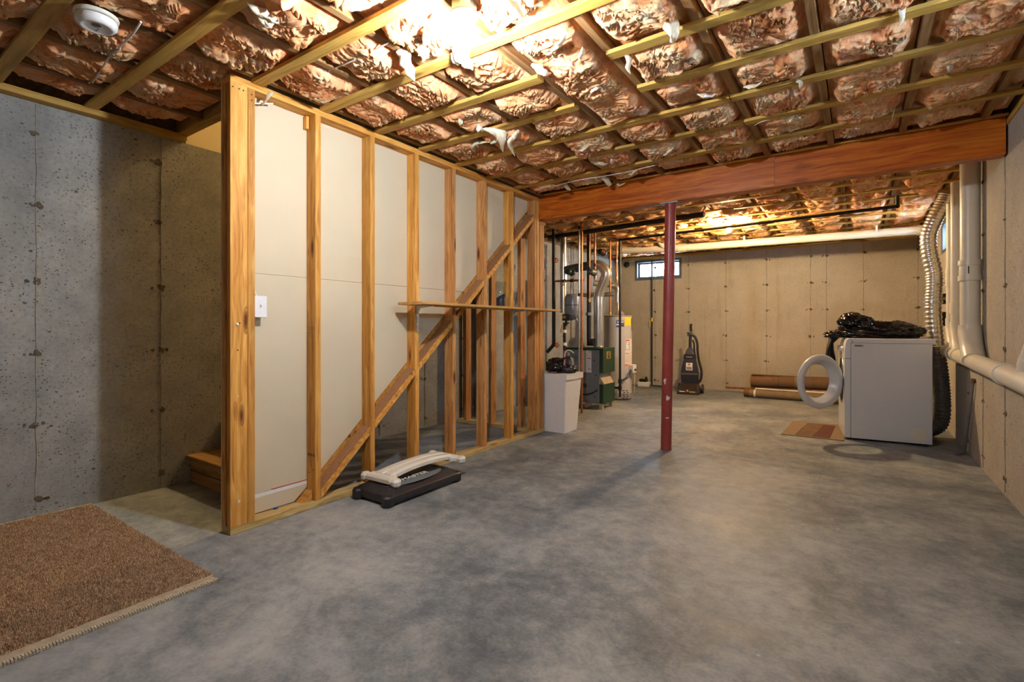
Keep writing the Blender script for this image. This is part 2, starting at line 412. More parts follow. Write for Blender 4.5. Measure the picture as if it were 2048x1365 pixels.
M['nail'] = plain('nail_head', (0.05,0.035,0.025), 0.6, 0.3)

def post_mat():
    t = NT('red_painted_steel'); co = t.coord()
    n = t.noise(t.mapv(co, (1,1,0.6)), 5, 5, 0.65); f = t.noise(co, 60, 3)
    col = t.ramp(n, [(0.3, (0.20,0.030,0.026)), (0.55, (0.34,0.055,0.050)), (0.75, (0.42,0.10,0.09))])
    s_ = t.vor(co, 4.2); on = t.math('LESS_THAN', t.n('ShaderNodeSeparateColor', i0=s_.outputs['Color']).outputs[0], 0.25)
    m = t.math('MULTIPLY', t.n('ShaderNodeMapRange', i0=t.math('ADD', s_.outputs['Distance'], t.math('MULTIPLY', f, 0.25)), i1=0.33, i2=0.22).outputs[0], on)
    col = t.mix(t.math('MULTIPLY', m, 0.8), col, c4((0.50,0.40,0.36)))
    sp = t.n('ShaderNodeMapRange', i0=t.noise(co, 110, 2), i1=0.70, i2=0.76).outputs[0]
    col = t.mix(t.math('MULTIPLY', sp, 0.7), col, c4((0.5,0.38,0.34)))
    return t.out(col, 0.35, 0.0, 0.5)
M['post'] = post_mat()

def insulation_mat(name, warm):
    t = NT(name); co = t.coord()
    wn = t.n('ShaderNodeTexNoise', Scale=7.0, Detail=4.0).outputs['Color']
    w2 = t.n('ShaderNodeVectorMath', _operation='ADD', i0=co, i1=t.n('ShaderNodeVectorMath', _operation='SCALE', i0=wn, Scale=0.16).outputs[0]).outputs[0]
    a = t.noise(w2, 5.0, 4, 0.55, 0.6); sw_ = t.noise(t.mapv(w2, (1,0.28,1), rot=(0,0,0.5)), 16, 5, 0.62, 0.8)
    b = t.noise(w2, 19, 6, 0.68, 1.0); fib = t.noise(t.mapv(w2, (1,0.22,1), rot=(0,0,0.9)), 110, 5, 0.75, 0.6)
    f = t.math('ADD', t.math('MULTIPLY', a, 0.45), t.math('ADD', t.math('MULTIPLY', sw_, 0.40), t.math('MULTIPLY', fib, 0.15)))
    col = t.ramp(f, warm)
    h = t.math('ADD', t.math('MULTIPLY', sw_, 0.55), t.math('MULTIPLY', fib, 0.45))
    t.bump(h, 0.6, 0.012)
    t.set(t.b.inputs['Subsurface Weight'], 0.45); t.set(t.b.inputs['Subsurface Radius'], (1.0, 0.5, 0.22)); t.set(t.b.inputs['Subsurface Scale'], 0.018)
    return t.out(col, 0.95, 0, 0.05)
M['batt'] = insulation_mat('pink_fibreglass', [(0.37,(0.56,0.165,0.055)),(0.47,(0.79,0.37,0.175)),(0.55,(0.88,0.545,0.32)),(0.66,(0.94,0.76,0.55))])
M['tuft'] = insulation_mat('cream_fibreglass', [(0.35,(0.74,0.54,0.34)),(0.5,(0.88,0.76,0.58)),(0.65,(0.94,0.88,0.78))])

def carpet_mat():
    t = NT('brown_carpet_pile'); co = t.coord()
    a = t.noise(co, 140, 4, 0.7); b = t.noise(co, 1.6, 4, 0.6); c_ = t.noise(co, 30, 4, 0.6)
    col = t.ramp(t.math('ADD', t.math('MULTIPLY', a, 0.6), t.math('MULTIPLY', c_, 0.4)), [(0.34,(0.26,0.17,0.10)),(0.52,(0.58,0.405,0.26)),(0.68,(0.74,0.57,0.40))])
    col = t.mix(t.math('MULTIPLY', t.n('ShaderNodeMapRange', i0=b, i1=0.4, i2=0.7).outputs[0], 0.4), col, c4((0.48,0.335,0.215)))
    t.bump(a, 0.8, 0.01)
    return t.out(col, 0.95, 0, 0.05)
M['carpet'] = carpet_mat()

def glass_mat(name, tint=(1,1,1), rough=0.0):
    t = NT(name); n = t.noise(t.coord(), 3, 2)
    t.set(t.b.inputs['Transmission Weight'], 1.0); t.set(t.b.inputs['IOR'], 1.45)
    col = t.ramp(n, [(0.3, tuple(x*0.97 for x in tint)), (0.7, tint)])
    return t.out(col, rough, 0, 0.5)
M['glass'] = glass_mat('clear_glass')
def pane_mat():
    t = NT('window_pane'); m = t.m; nt = t.t
    tr = nt.nodes.new('ShaderNodeBsdfTransparent'); gl = nt.nodes.new('ShaderNodeBsdfGlossy'); gl.inputs['Roughness'].default_value = 0.05
    lw = nt.nodes.new('ShaderNodeLayerWeight'); lw.inputs['Blend'].default_value = 0.5; mx = nt.nodes.new('ShaderNodeMixShader')
    fac = t.math('ADD', t.math('MULTIPLY', t.math('POWER', lw.outputs['Facing'], 4.0), 0.55), 0.04)
    n = t.noise(t.coord(), 4, 3); col = t.ramp(n, [(0.3,(0.90,0.95,0.98)),(0.7,(0.97,0.99,1.0))]); nt.links.new(col, tr.inputs['Color'])
    nt.links.new(fac, mx.inputs[0]); nt.links.new(tr.outputs[0], mx.inputs[1]); nt.links.new(gl.outputs[0], mx.inputs[2])
    nt.links.new(mx.outputs[0], nt.nodes['Material Output'].inputs['Surface']); return m
M['pane'] = pane_mat()
def emit_mat(name, col, strength):
    t = NT(name); nt = t.t; e = nt.nodes.new('ShaderNodeEmission'); e.inputs['Color'].default_value = c4(col); e.inputs['Strength'].default_value = strength
    nt.links.new(e.outputs[0], nt.nodes['Material Output'].inputs['Surface']); return t.m
M['bulb_near'] = emit_mat('lit_bulb_white', NEAR_BULB['color'], NEAR_BULB['strength'])
M['bulb_far'] = emit_mat('lit_bulb_warm', FAR_BULB['color'], FAR_BULB['strength'])
M['lamp_stair'] = emit_mat('lit_stair_globe', STAIR_LAMP['color'], STAIR_LAMP['strength'])

# =================================================================== THE SETTING
def struct(o, label, cat): return tag(o, label, cat, None, 'structure')
ZC = 2.33     # top of the concrete walls
fl = MB().box((XL-0.3, YN-0.3, -0.15), (XR+0.3, YB+0.3, 0.0)).build('floor', M['floor'])
struct(fl, 'mottled grey concrete basement floor slab', 'floor')

def ragged_disc(mb, c, nrm, r, rng, n=9, th=0.004):
    a = nrm.orthogonal().normalized(); b = nrm.cross(a)
    ang = [2*math.pi*k/n for k in range(n)]; rr = [r*rng.uniform(0.55, 1.25) for _ in ang]
    top = [tuple(c + nrm*th + (a*math.cos(t)+b*math.sin(t))*q*0.75) for t, q in zip(ang, rr)]
    bot = [tuple(c - nrm*0.003 + (a*math.cos(t)+b*math.sin(t))*q) for t, q in zip(ang, rr)]
    mb.add(bot+top, [(k,(k+1)%n,(k+1)%n+n,k+n) for k in range(n)] + [tuple(range(n,2*n))])
TIEZ = [0.108, 0.517, 0.927, 1.336, 1.752, 2.164]
def form_marks(wallo, pts, nrm, rng, skip=None):
    """vertical mortar fins left by the form panels and the snapped tie ends on them; pts: list of (x,y) feet"""
    n = Vector(nrm); along = Vector((0,0,1)).cross(n)
    for (x, y) in pts:
        mb = MB(); rings = []; m = 26
        for i in range(m):
            z = 0.02 + (ZC-0.03)*i/(m-1)
            c = Vector((x,y,z)) + along*rng.uniform(-0.003,0.003)
            wd = 0.0045*rng.uniform(0.6,1.4); ht = 0.004*rng.uniform(0.5,1.5)
            rings.append([tuple(c-along*wd-n*0.003), tuple(c+along*wd-n*0.003), tuple(c+along*wd*0.3+n*ht), tuple(c-along*wd*0.3+n*ht)])
        mb.ring_tube(rings, True, False); mb.build('form_seam', M['seam'], wallo, True)
        for z in TIEZ:
            mb = MB(); c = Vector((x,y,z+rng.uniform(-0.01,0.01)))
            ragged_disc(mb, c+along*rng.uniform(-0.012,0.012), n, rng.uniform(0.018,0.028), rng)
            for k in range(rng.choice([1,2,3])): ragged_disc(mb, c+along*rng.uniform(-0.06,0.06)+Vector((0,0,rng.uniform(-0.008,0.012))), n, rng.uniform(0.007,0.015), rng, 7, 0.003)
            mb.cyl(c-n*0.003, c+n*0.012, 0.004, 0.003, 6)
            mb.build('tie_mark', M['tie'], wallo, True)
rng = random.Random(3)
# left concrete wall
wl = MB().box((XL-0.25, YN-0.25, 0.0), (XL, YB+0.25, ZC)).build('wall_left', M['conc_left'])
struct(wl, 'grey pitted poured concrete wall beside the stairs', 'wall')
form_marks(wl, [(XL, 0.789+0.613*k) for k in (-1,0,1,2,3,4,5,6,7,8,9,10,11,12,13)], (1,0,0), rng)
# back wall with a window hole
WX0, WX1, WZ0, WZ1 = -3.44, -2.575, 1.935, 2.31
mb = MB()
mb.box((XL-0.25, YB, 0), (WX0, YB+0.25, ZC)); mb.box((WX1, YB, 0), (XR+0.25, YB+0.25, ZC))
mb.box((WX0, YB, 0), (WX1, YB+0.25, WZ0)); mb.box((WX0, YB, WZ1), (WX1, YB+0.25, ZC))
wb = mb.build('wall_back', M['conc_back']); struct(wb, 'buff poured concrete wall at the far end', 'wall')
form_marks(wb, [(x, YB) for x in (-3.073+0.02, -2.448, -1.837, -1.222, -0.609, -0.399, 0.062, 0.687)], (0,-1,0), rng)
# right wall with a window hole
RY0, RY1, RZ0, RZ1 = 6.55, 7.40, 1.88, 2.24
mb = MB()
NY0, NY1 = 1.3, 2.5
mb.box((XR, YN-0.25, 0), (XR+0.25, NY0, ZC)); mb.box((XR, NY0, 0), (XR+0.25, NY1, RZ0)); mb.box((XR, NY0, RZ1), (XR+0.25, NY1, ZC)); mb.box((XR, NY1, 0), (XR+0.25, RY0, ZC)); mb.box((XR, RY1, 0), (XR+0.25, YB, ZC))
mb.box((XR, RY0, 0), (XR+0.25, RY1, RZ0)); mb.box((XR, RY0, RZ1), (XR+0.25, RY1, ZC))
wr = mb.build('wall_right', M['conc_right']); struct(wr, 'pale poured concrete wall behind the white drain pipes', 'wall')
form_marks(wr, [(XR, y) for y in (5.065, 4.385, 3.77, 3.16, 5.68, 7.9, 8.5)], (-1,0,0), rng)
# wall behind the camera
mb = MB(); mb.box((XL-0.25, YN-0.25, 0), (XR+0.25, YN, ZC))
wn_ = mb.build('wall_near', M['conc_right']); struct(wn_, 'plain concrete wall behind the viewer', 'wall')

def window(name, label, o, ax, w_, h_, out, bars, deep=0.10):
    """o = lower corner, ax = unit vector along the width, out = unit outward"""
    t = thing(name, None, None, o, kind='structure'); struct(t, label, 'window')
    ax, out, up = Vector(ax), Vector(out), Vector((0,0,1)); O = Vector(o)
    def bx(mb, a0, a1, u0, u1, d0, d1):
        P = [O+ax*a+up*u+out*d for u in (u0,u1) for d in (d0,d1) for a in (a0,a1)]
        fs = [(0,2,3,1),(4,5,7,6),(0,1,5,4),(2,6,7,3),(0,4,6,2),(1,3,7,5)]
        if ax.cross(out).z < 0: fs = [f[::-1] for f in fs]
        mb.add(P, fs)
    f = 0.045
    for a in ((0,w_,0,f),(0,w_,h_-f,h_),(0,f,f,h_-f),(w_-f,w_,f,h_-f)):
        mb = MB(); bx(mb, a[0],a[1],a[2],a[3], 0.01, 0.20); mb.build('frame', M['window_frame'], t, True)
    g = 0.028
    for a in ((f,w_-f,f,f+g),(f,w_-f,h_-f-g,h_-f),(f,f+g,f+g,h_-f-g),(w_-f-g,w_-f,f+g,h_-f-g)):
        mb = MB(); bx(mb, a[0],a[1],a[2],a[3], deep-0.02, deep+0.03); mb.build('sash', M['window_frame'], t, True)
    for x in bars:
        mb = MB(); bx(mb, x-0.008, x+0.008, f+g, h_-f-g, deep, deep+0.02); mb.build('muntin', M['window_frame'], t, True)
    edges = [f+g] + list(bars) + [w_-f-g]
    for a, b in zip(edges[:-1], edges[1:]):
        mb = MB(); bx(mb, a, b, f+g, h_-f-g, deep+0.008, deep+0.012); mb.build('pane', M['pane'], t, True)
    return t
window('window_1', 'small blue-grey basement window in the far concrete wall', (WX0, YB, WZ0), (1,0,0), WX1-WX0, WZ1-WZ0, (0,1,0), (0.30,0.47,0.64))
window('window_2', 'small basement window behind the silver dryer duct', (XR, RY0, RZ0), (0,1,0), RY1-RY0, RZ1-RZ0, (1,0,0), (0.28,0.56))
window('window_3', 'small basement window in the pale wall beside the viewer', (XR, NY0, RZ0), (0,1,0), NY1-NY0, RZ1-RZ0, (1,0,0), (0.4,0.8))

# ------------------------------------------------------------------ ceiling: subfloor, joists, straps, sill plates
ceil = thing('ceiling', None, None, (0,0,JB)); struct(ceil, 'unfinished ceiling of joists and wooden strapping', 'ceiling')
HY = 1.49        # header of the stair opening
SX1 = XW-D4-0.013
mb = MB()
mb.box((SX1, YN-0.25, 2.616), (XR+0.25, YB+0.25, 2.64)); mb.box((XL-0.25, YN-0.25, 2.616), (SX1, HY+0.04, 2.64)); mb.box((XL-0.25, 4.45, 2.616), (SX1, YB+0.25, 2.64))
mb.build('subfloor', M['subfloor'], ceil, True)
JX = [0.245-0.4075*k for k in range(-1, 10)]      # .6525 ... -3.42
for i, x in enumerate(JX):
    zc = JB+0.1175
    if x > XW-0.05:
        board('joist', (x, YN, zc), (x, 4.355, zc), (0,0,1), 0.235, T, M['joist'], ceil)
    else:
        board('joist', (x, YN, zc), (x, HY-0.001, zc), (0,0,1), 0.235, T, M['joist'], ceil)
    if x > XW-0.5 or True:
        xf = x+0.04
        board('joist', (xf, 4.357, zc), (xf, YB, zc), (0,0,1), 0.235, T, M['joist'], ceil)
board('header', (XL+0.001, HY+0.019, JB+0.1175), (SX1, HY+0.019, JB+0.1175), (0,0,1), 0.235, T, M['strap'], ceil)
board('header', (XL+0.001, HY+0.02, 2.371), (SX1, HY+0.02, 2.371), (0,1,0), 0.06, 0.019, M['strap'], ceil)
# blocking between joists over the stud wall
for yb in (2.04, 3.3): board('blocking', (-2.59, yb, JB+0.16), (-2.22, yb, JB+0.16), (0,0,1), 0.14, T, M['joist'], ceil)
STRAPF = [0.235+0.4064*k for k in range(-5, 22)]      # far edge of each strap
STRAP_GAPS = {}
def strap_spans(yf):
    if abs(yf-2.267) < 0.05 or abs(yf-2.673) < 0.05: return [(XW+0.002, -1.365), (-0.985, XR-0.004)]
    if yf < 1.2: return [(XL+0.03, -1.83), (-1.825, XR-0.004)]
    if 4.28 < yf < 4.40: return []
    if yf > 4.4: return [(XL+0.03, -2.2), (-2.195, -0.57), (-0.565, XR-0.004)]
    return [(XW+0.002, -0.60), (-0.595, XR-0.004)]
for yf in STRAPF:
    if yf > YB-0.05: continue
    for a, b in strap_spans(yf):
        board('strap', (a, yf-0.032, JB-0.0096), (b, yf-0.032, JB-0.0096), (0,1,0), 0.064, 0.019, M['strap'], ceil, 0.0015)
board('strap', (XW+0.06, 4.285, JB+0.006), (XR-0.004, 4.285, JB+0.006), (0,1,0), 0.03, 0.012, M['strap'], ceil, 0.0015)
# sill plates and rim boards on the concrete
for a, b in (((XL+0.07-0.139/2, YN, 2.349), (XL+0.07-0.139/2, HY+0.04, 2.349)), ((XL-0.07+0.139/2-0.07, 4.45, 2.349), (XL-0.07+0.139/2-0.07, YB, 2.349)),
             ((XR+0.06, YN, 2.349), (XR+0.06, YB, 2.349))):
    board('sill_plate', a, b, (1,0,0), 0.139, T, M['strap'], ceil)
board('sill_plate', (XL, YB+0.06, 2.349), (XR, YB+0.06, 2.349), (0,1,0), 0.139, T, M['strap'], ceil)
mb = MB(); mb.box((XL-0.10, YN-0.25, 2.33), (XL-0.0, HY+0.06, 2.62)); mb.box((XL-0.10, 4.45, 2.33), (XL, YB+0.25, 2.62)); mb.build('rim_board', M['subfloor'], ceil, True)
mb = MB(); mb.box((XR+0.01, YN-0.25, 2.33), (XR+0.25, YB+0.25, 2.62)); mb.box((XL-0.25, YB+0.01, 2.33), (XR+0.25, YB+0.25, 2.62)); mb.box((XL-0.25, YN-0.25, 2.33), (XR+0.25, YN-0.01, 2.62)); mb.build('rim_board', M['subfloor'], ceil, True)

# ------------------------------------------------------------------ main beam and its supports
beam = thing('beam', None, None, (XW, 4.355, 2.147)); struct(beam, 'orange varnished timber beam across the ceiling', 'beam')
BY = [4.30+0.019, 4.30+0.057, 4.30+0.095]
xs = onY(1549, 345, 4.30).x
for k, y in enumerate(BY):
    cuts = [XW-0.085, xs, XR-0.012] if k == 0 else ([XW-0.085, -1.0, XR-0.012] if k == 1 else [XW-0.085, -0.2, XR-0.012])
    for a, b in zip(cuts[:-1], cuts[1:]):
        board('beam_ply', (a+0.0006, y, 2.264), (b-0.0006, y, 2.264), (0,0,1), 0.233, 0.0375, M['beam'], beam)
# steel column under the beam (leans a little)
pt, pb = onY(1341, 408, 4.352), onZ(1332, 899.5, 0.0); pt.z = 2.143
col_ = thing('support_column', 'round red painted steel column under the orange beam', 'column', (pb.x, pb.y, 0))
mb = MB(); mb.cyl((pb.x,pb.y,0.004), (pt.x,pt.y,2.137), 0.0455, n=40, cap=True); mb.build('shaft', M['post'], col_, True)
mb = MB(); mb.box((pt.x-0.075, 4.302, 2.139), (pt.x+0.075, 4.412, 2.1465)); mb.build('cap_plate', M['steel'], col_, True)
def scuff(z, du, rz, ra, seed):
    rr_ = random.Random(seed); va_ = math.atan2(-pb.y, -pb.x)+du; n = 14; v = []
    ax = lambda zz: (pb.x+(pt.x-pb.x)*zz/2.14, pb.y+(pt.y-pb.y)*zz/2.14)
    for k in range(n):
        q = rr_.uniform(0.55,1.2); a = va_+ra*q*math.cos(2*math.pi*k/n); zz = z+rz*q*math.sin(2*math.pi*k/n); cx_, cy_ = ax(zz)
        v.append((cx_+0.0462*math.cos(a), cy_+0.0462*math.sin(a), zz))
    cx_, cy_ = ax(z); v.append((cx_+0.0464*math.cos(va_), cy_+0.0464*math.sin(va_), z))
    MB().add(v, [(k,(k+1)%n,n) for k in range(n)], True).build('paint_scuff', M['pale_label'], col_, True)
scuff(0.60, -0.45, 0.030, 0.28, 1); scuff(0.455, 0.15, 0.024, 0.36, 2); scuff(0.285, 0.1, 0.006, 0.5, 3)
mb = MB(); mb.cyl((pb.x,pb.y,0.0005), (pb.x,pb.y,0.008), 0.047, n=32); mb.build('base_ring', M['rust'], col_, True)

# ------------------------------------------------------------------ the stud wall along the stairs
sw = thing('wall_stairs', None, None, (XW, 1.28, 0)); struct(sw, 'open pine stud wall with drywall on its stair side', 'wall')
XC = XW-D4/2; HW = 2.369; YE = 4.295
board('bottom_plate', (XC, 1.283, 0.0195), (XC, 4.40, 0.0195), (1,0,0), D4, T, M['plate'], sw)
board('top_plate', (XC, 1.283, HW-0.019), (XC, YE+0.002, HW-0.019), (1,0,0), D4, T, M['stud'], sw)
board('top_plate', (XC, 4.302, 2.124), (XC, 4.42, 2.124), (1,0,0), D4, 0.03, M['stud_old'], sw)
Z0, Z1 = 0.0395, HW-T-0.0005
def stud(x, y, wv, z0=Z0, z1=Z1, m='stud', par=None): return board('stud', (x, y, z0), (x, y, z1), wv, D4, T, M[m], par or sw)
stud(XW-T/2, 1.283+D4/2, (0,1,0)); stud(XW-D4+T/2, 1.283+D4/2, (0,1,0))
stud(XC, 1.283+D4+T/2+0.001, (1,0,0))
Y0 = 1.7705
for k in range(7): stud(XC, Y0+k*SP+T/2, (1,0,0), m='stud' if k in (0,1,2,5) else 'stud_old')
stud(XC, YE-0.020, (1,0,0), m='stud')
stud(XW-T/2, 4.302+D4/2, (0,1,0), 0.0395, 2.107, 'stud_old'); stud(XW-D4+T/2, 4.302+D4/2, (0,1,0), 0.0395, 2.107, 'stud_old')
# small cleat beside the first stud's head
board('cleat', (XC-0.03, Y0-0.014, 2.25), (XC-0.03, Y0-0.014, 2.325), (1,0,0), 0.04, 0.02, M['stud'], sw)
# sloping plates let in between the studs, with rough sawn upper faces
SL = 0.874
def zlow(y): return 0.054 + SL*(y-1.823)
nrm = Vector((0, -SL, 1)).normalized(); dirv = Vector((0, 1, SL)).normalized()
for k in range(7):
    ya = Y0+k*SP+T+0.002; yb = Y0+(k+1)*SP-0.002 if k < 6 else YE-0.045
    mb = MB(); t_ = 0.0505
    if zlow(yb) > 2.2: yb = 1.823+(2.2-0.054)/SL
    poly = [(ya, zlow(ya)), (yb, zlow(yb)), (yb, zlow(yb)+t_-0.004), (ya, zlow(ya)+t_-0.004)]
    o = mb.prism(poly, 'x', XW-D4, XW-0.001).build('sloping_plate', M['stud'], sw, True)
    mb = MB(); poly = [(ya, zlow(ya)+t_-0.004), (yb, zlow(yb)+t_-0.004), (yb, zlow(yb)+t_+0.002), (ya, zlow(ya)+t_+0.002)]
    mb.prism(poly, 'x', XW-D4, XW-0.012).build('rough_face', M['osb'], o, True)
mb = MB(); poly = [(1.70, 0.04), (Y0-0.002, 0.04), (Y0-0.002, zlow(Y0)+0.09), (1.75, 0.075)]
mb.prism(poly, 'x', XW-D4, XW-0.03).build('sloping_plate', M['stud'], sw, True)
# drywall sheets on the stair side, cut along the stringer
XD0, XD1 = XW-D4-0.0127, XW-D4-0.0005
def zs(y): return 0.065 + SL*(y-1.728)
def ys(z): return 1.728 + (z-0.065)/SL
ZSM = 1.3665
up_ = [(1.285, ZSM+0.001), (ys(ZSM+0.001), ZSM+0.001), (ys(2.30), 2.30), (4.37, 2.30), (4.37, HW), (1.285, HW)]
lo_ = [(1.285, 0.148), (ys(0.148), 0.148), (ys(ZSM-0.001), ZSM-0.001), (1.285, ZSM-0.001)]
st_ = [(1.285, 0.042), (1.69, 0.042), (ys(0.142), 0.142), (1.285, 0.142)]
for p in (up_, lo_, st_): MB().prism(p, 'x', XD0, XD1).build('drywall_sheet', M['drywall'], sw, True)
MB().prism([(1.43,0.126),(1.80,0.126),(1.80,0.147),(1.43,0.147)], 'x', XD1, XD1+0.0012).build('edge_tape', M['paper_white'], sw, True)
MB().prism([(1.55,0.1475),(1.83,0.1475),(1.83,0.153),(1.55,0.153)], 'x', XD1, XD1+0.0012).build('edge_tape', M['paper_red'], sw, True, label='red printed strip of edge tape')
# printed stamps on two studs
mb = MB()
for j in range(3):
    x0 = XW-0.074+0.026*j; z = 0.30
    mb.box((x0, Y0-0.0008, z), (x0+0.014, Y0+0.001, z+0.004)); mb.box((x0, Y0-0.0008, z+0.010), (x0+0.014, Y0+0.001, z+0.014))
    mb.box((x0, Y0-0.0008, z), (x0+0.0035, Y0+0.001, z+0.014)); mb.box((x0+0.0105, Y0-0.0008, z), (x0+0.014, Y0+0.001, z+0.014))
mb.build('lumber_stamp', M['dark_print'], sw, True)
mb = MB(); r2 = random.Random(5)
for j in range(26):
    x0 = XW-0.070+r2.uniform(0,0.055); z = 1.0+r2.uniform(0,0.07)
    mb.box((x0, Y0-0.0008, z), (x0+r2.uniform(0.003,0.008), Y0+0.001, z+0.0025))
mb.build('lumber_stamp', M['dark_print'], sw, True)
# nail heads
def nails(pts, nv, par):
    mb = MB(); n = Vector(nv)
    for p in pts: mb.cyl(Vector(p)-n*0.002, Vector(p)+n*0.0012, 0.0042, n=8)
    mb.build('nail_heads', M['nail'], par, True)
nails([(XW, 1.295, 2.305), (XW, 1.327, 2.305), (XW, 1.349, 2.305), (XW, 1.392, 2.30), (XW, 1.392, 2.27), (XW, 1.32, 0.95), (XW, 1.33, 1.09)], (1,0,0), sw)
nails([(XW-0.07, Y0, 0.06), (XW-0.045, Y0, 0.062), (XW-0.02, Y0, 0.22), (XW-0.06, Y0, 0.2)], (0,-1,0), sw)
# wads of white putty on the corner post
mb = MB(); ragged_disc(mb, Vector((XW,1.318,1.085)), Vector((1,0,0)), 0.010, rng, 8, 0.006); ragged_disc(mb, Vector((XW,1.327,0.165)), Vector((1,0,0)), 0.010, rng, 8, 0.002); ragged_disc(mb, Vector((XW,1.318,0.71)), Vector((1,0,0)), 0.005, rng, 8, 0.003)
mb.build('putty', M['paper_white'], sw, True)
# blue chip lying on the plate
tag(MB().box((XW-0.078, 1.555, 0.0395), (XW-0.066, 1.578, 0.0475)).build('plastic_chip', M['blue_print']), 'small blue plastic chip on the treated bottom plate', 'chip')

# ------------------------------------------------------------------ framed wall under the stairs
us = thing('wall_under_stairs', None, None, (-3.2, 4.30, 0)); struct(us, 'short framed wall under the stairs', 'wall')
board('bottom_plate', (XL+0.10, 4.31, 0.0195), (XW-D4-0.03, 4.31, 0.0195), (0,1,0), D4, T, M['plate'], us)
for x in (-3.59, -3.24, -2.865): board('stud', (x, 4.31, 0.0395), (x, 4.31, 2.1), (0,1,0), D4, T, M['stud_old'], us)
board('top_plate', (XL+0.02, 4.31, 2.12), (XW-D4-0.03, 4.31, 2.12), (0,1,0), D4, T, M['stud_old'], us)

# ------------------------------------------------------------------ stairs and the stairwell above
stairs = thing('staircase', 'plywood basement staircase behind the stud wall', 'staircase', (-3.27, 1.575, 0))
RISE, RUN = 0.19, 0.2174
for i in range(13):
    y = 1.575 + RUN*i; z = RISE*i
    mb = MB().box((XL+0.012, y, z+0.001), (XD0-0.042, y+0.016, z+RISE-0.026)); rz_ = mb.build('riser', M['ply'], stairs, True)
    if i == 0: MB().box((XL+0.012, y-0.003, 0.083), (XD0-0.042, y+0.001, 0.088)).build('riser_joint', M['nail'], rz_, True)
    MB().box((XL+0.002, y-0.028, z+RISE-0.0255), (XD0-0.042, y+RUN+0.014, z+RISE), 0.003).build('tread', M['ply'], stairs, True)
poly = [(1.60, 0.001), (1.76, 0.001)] + [(1.76+k*0.2, max(0.001, zlow(1.76+k*0.2)-0.02)) for k in range(1,13)] + [(4.25, zs(4.25)), (1.69, 0.03)]
yend = 1.76+12*0.2
poly = [(1.70, 0.001), (1.78, 0.001), (4.24, zlow(4.24)-0.015), (4.24, zs(4.24)-0.004), (1.70, zs(1.70)-0.004)]
MB().prism(poly, 'x', XD0-0.040, XD0-0.002).build('stringer', M['stud'], stairs, True)
# the face board of the stringer that shows under the drywall edge
poly = [(1.735, 0.042), (1.80, 0.042), (4.24, zlow(4.24)+0.005), (4.24, zs(4.24)-0.006), (1.735, zs(1.735)-0.006)]
MB().prism(poly, 'x', XD0+0.0005, XD1-0.001).build('stringer_face', M['stud'], stairs, True)

wellw = thing('wall_stairwell', None, None, (-3.27, 3.0, 2.4)); struct(wellw, 'cream painted walls of the stairwell above the basement', 'wall')
ZT = 5.0; YT = 5.6
MB().box((XL-0.10, HY+0.061, ZC+0.001), (XL-0.0, YT, ZT)).build('drywall_sheet', M['drywall_cream'], wellw, True)
MB().box((SX1+0.0005, HY+0.04, HW+0.002), (SX1+0.012, YT, ZT)).build('drywall_sheet', M['drywall_cream'], wellw, True)
MB().box((XL-0.1, HY+0.04-0.002, 2.62), (SX1+0.1, HY+0.05, ZT)).build('drywall_sheet', M['drywall_cream'], wellw, True)
MB().box((XL-0.1, YT, 2.6), (SX1+0.1, YT+0.02, ZT)).build('drywall_sheet', M['drywall_cream'], wellw, True)
MB().box((XL-0.1, HY, ZT), (SX1+0.1, YT+0.02, ZT+0.02)).build('drywall_sheet', M['drywall_cream'], wellw, True)
MB().box((XL-0.002, 4.42, 2.0), (SX1, 4.45, 2.64)).build('drywall_sheet', M['drywall_cream'], wellw, True)
lamp = thing('stair_lamp', 'round warm ceiling globe lamp at the head of the stairs', 'lamp', (-3.27, 4.55, ZT))
MB().lathe([(0.001,0.0),(0.09,0.0),(0.09,-0.02),(0.001,-0.02)][::-1], (0,0,0)).build('canopy', M['porcelain'], lamp)
MB().lathe([(0.10*math.sin(a), -0.10-0.10*math.cos(a)) for a in np.linspace(0.02, 2.75, 12)], (0,0,0)).build('globe', M['lamp_stair'], lamp)

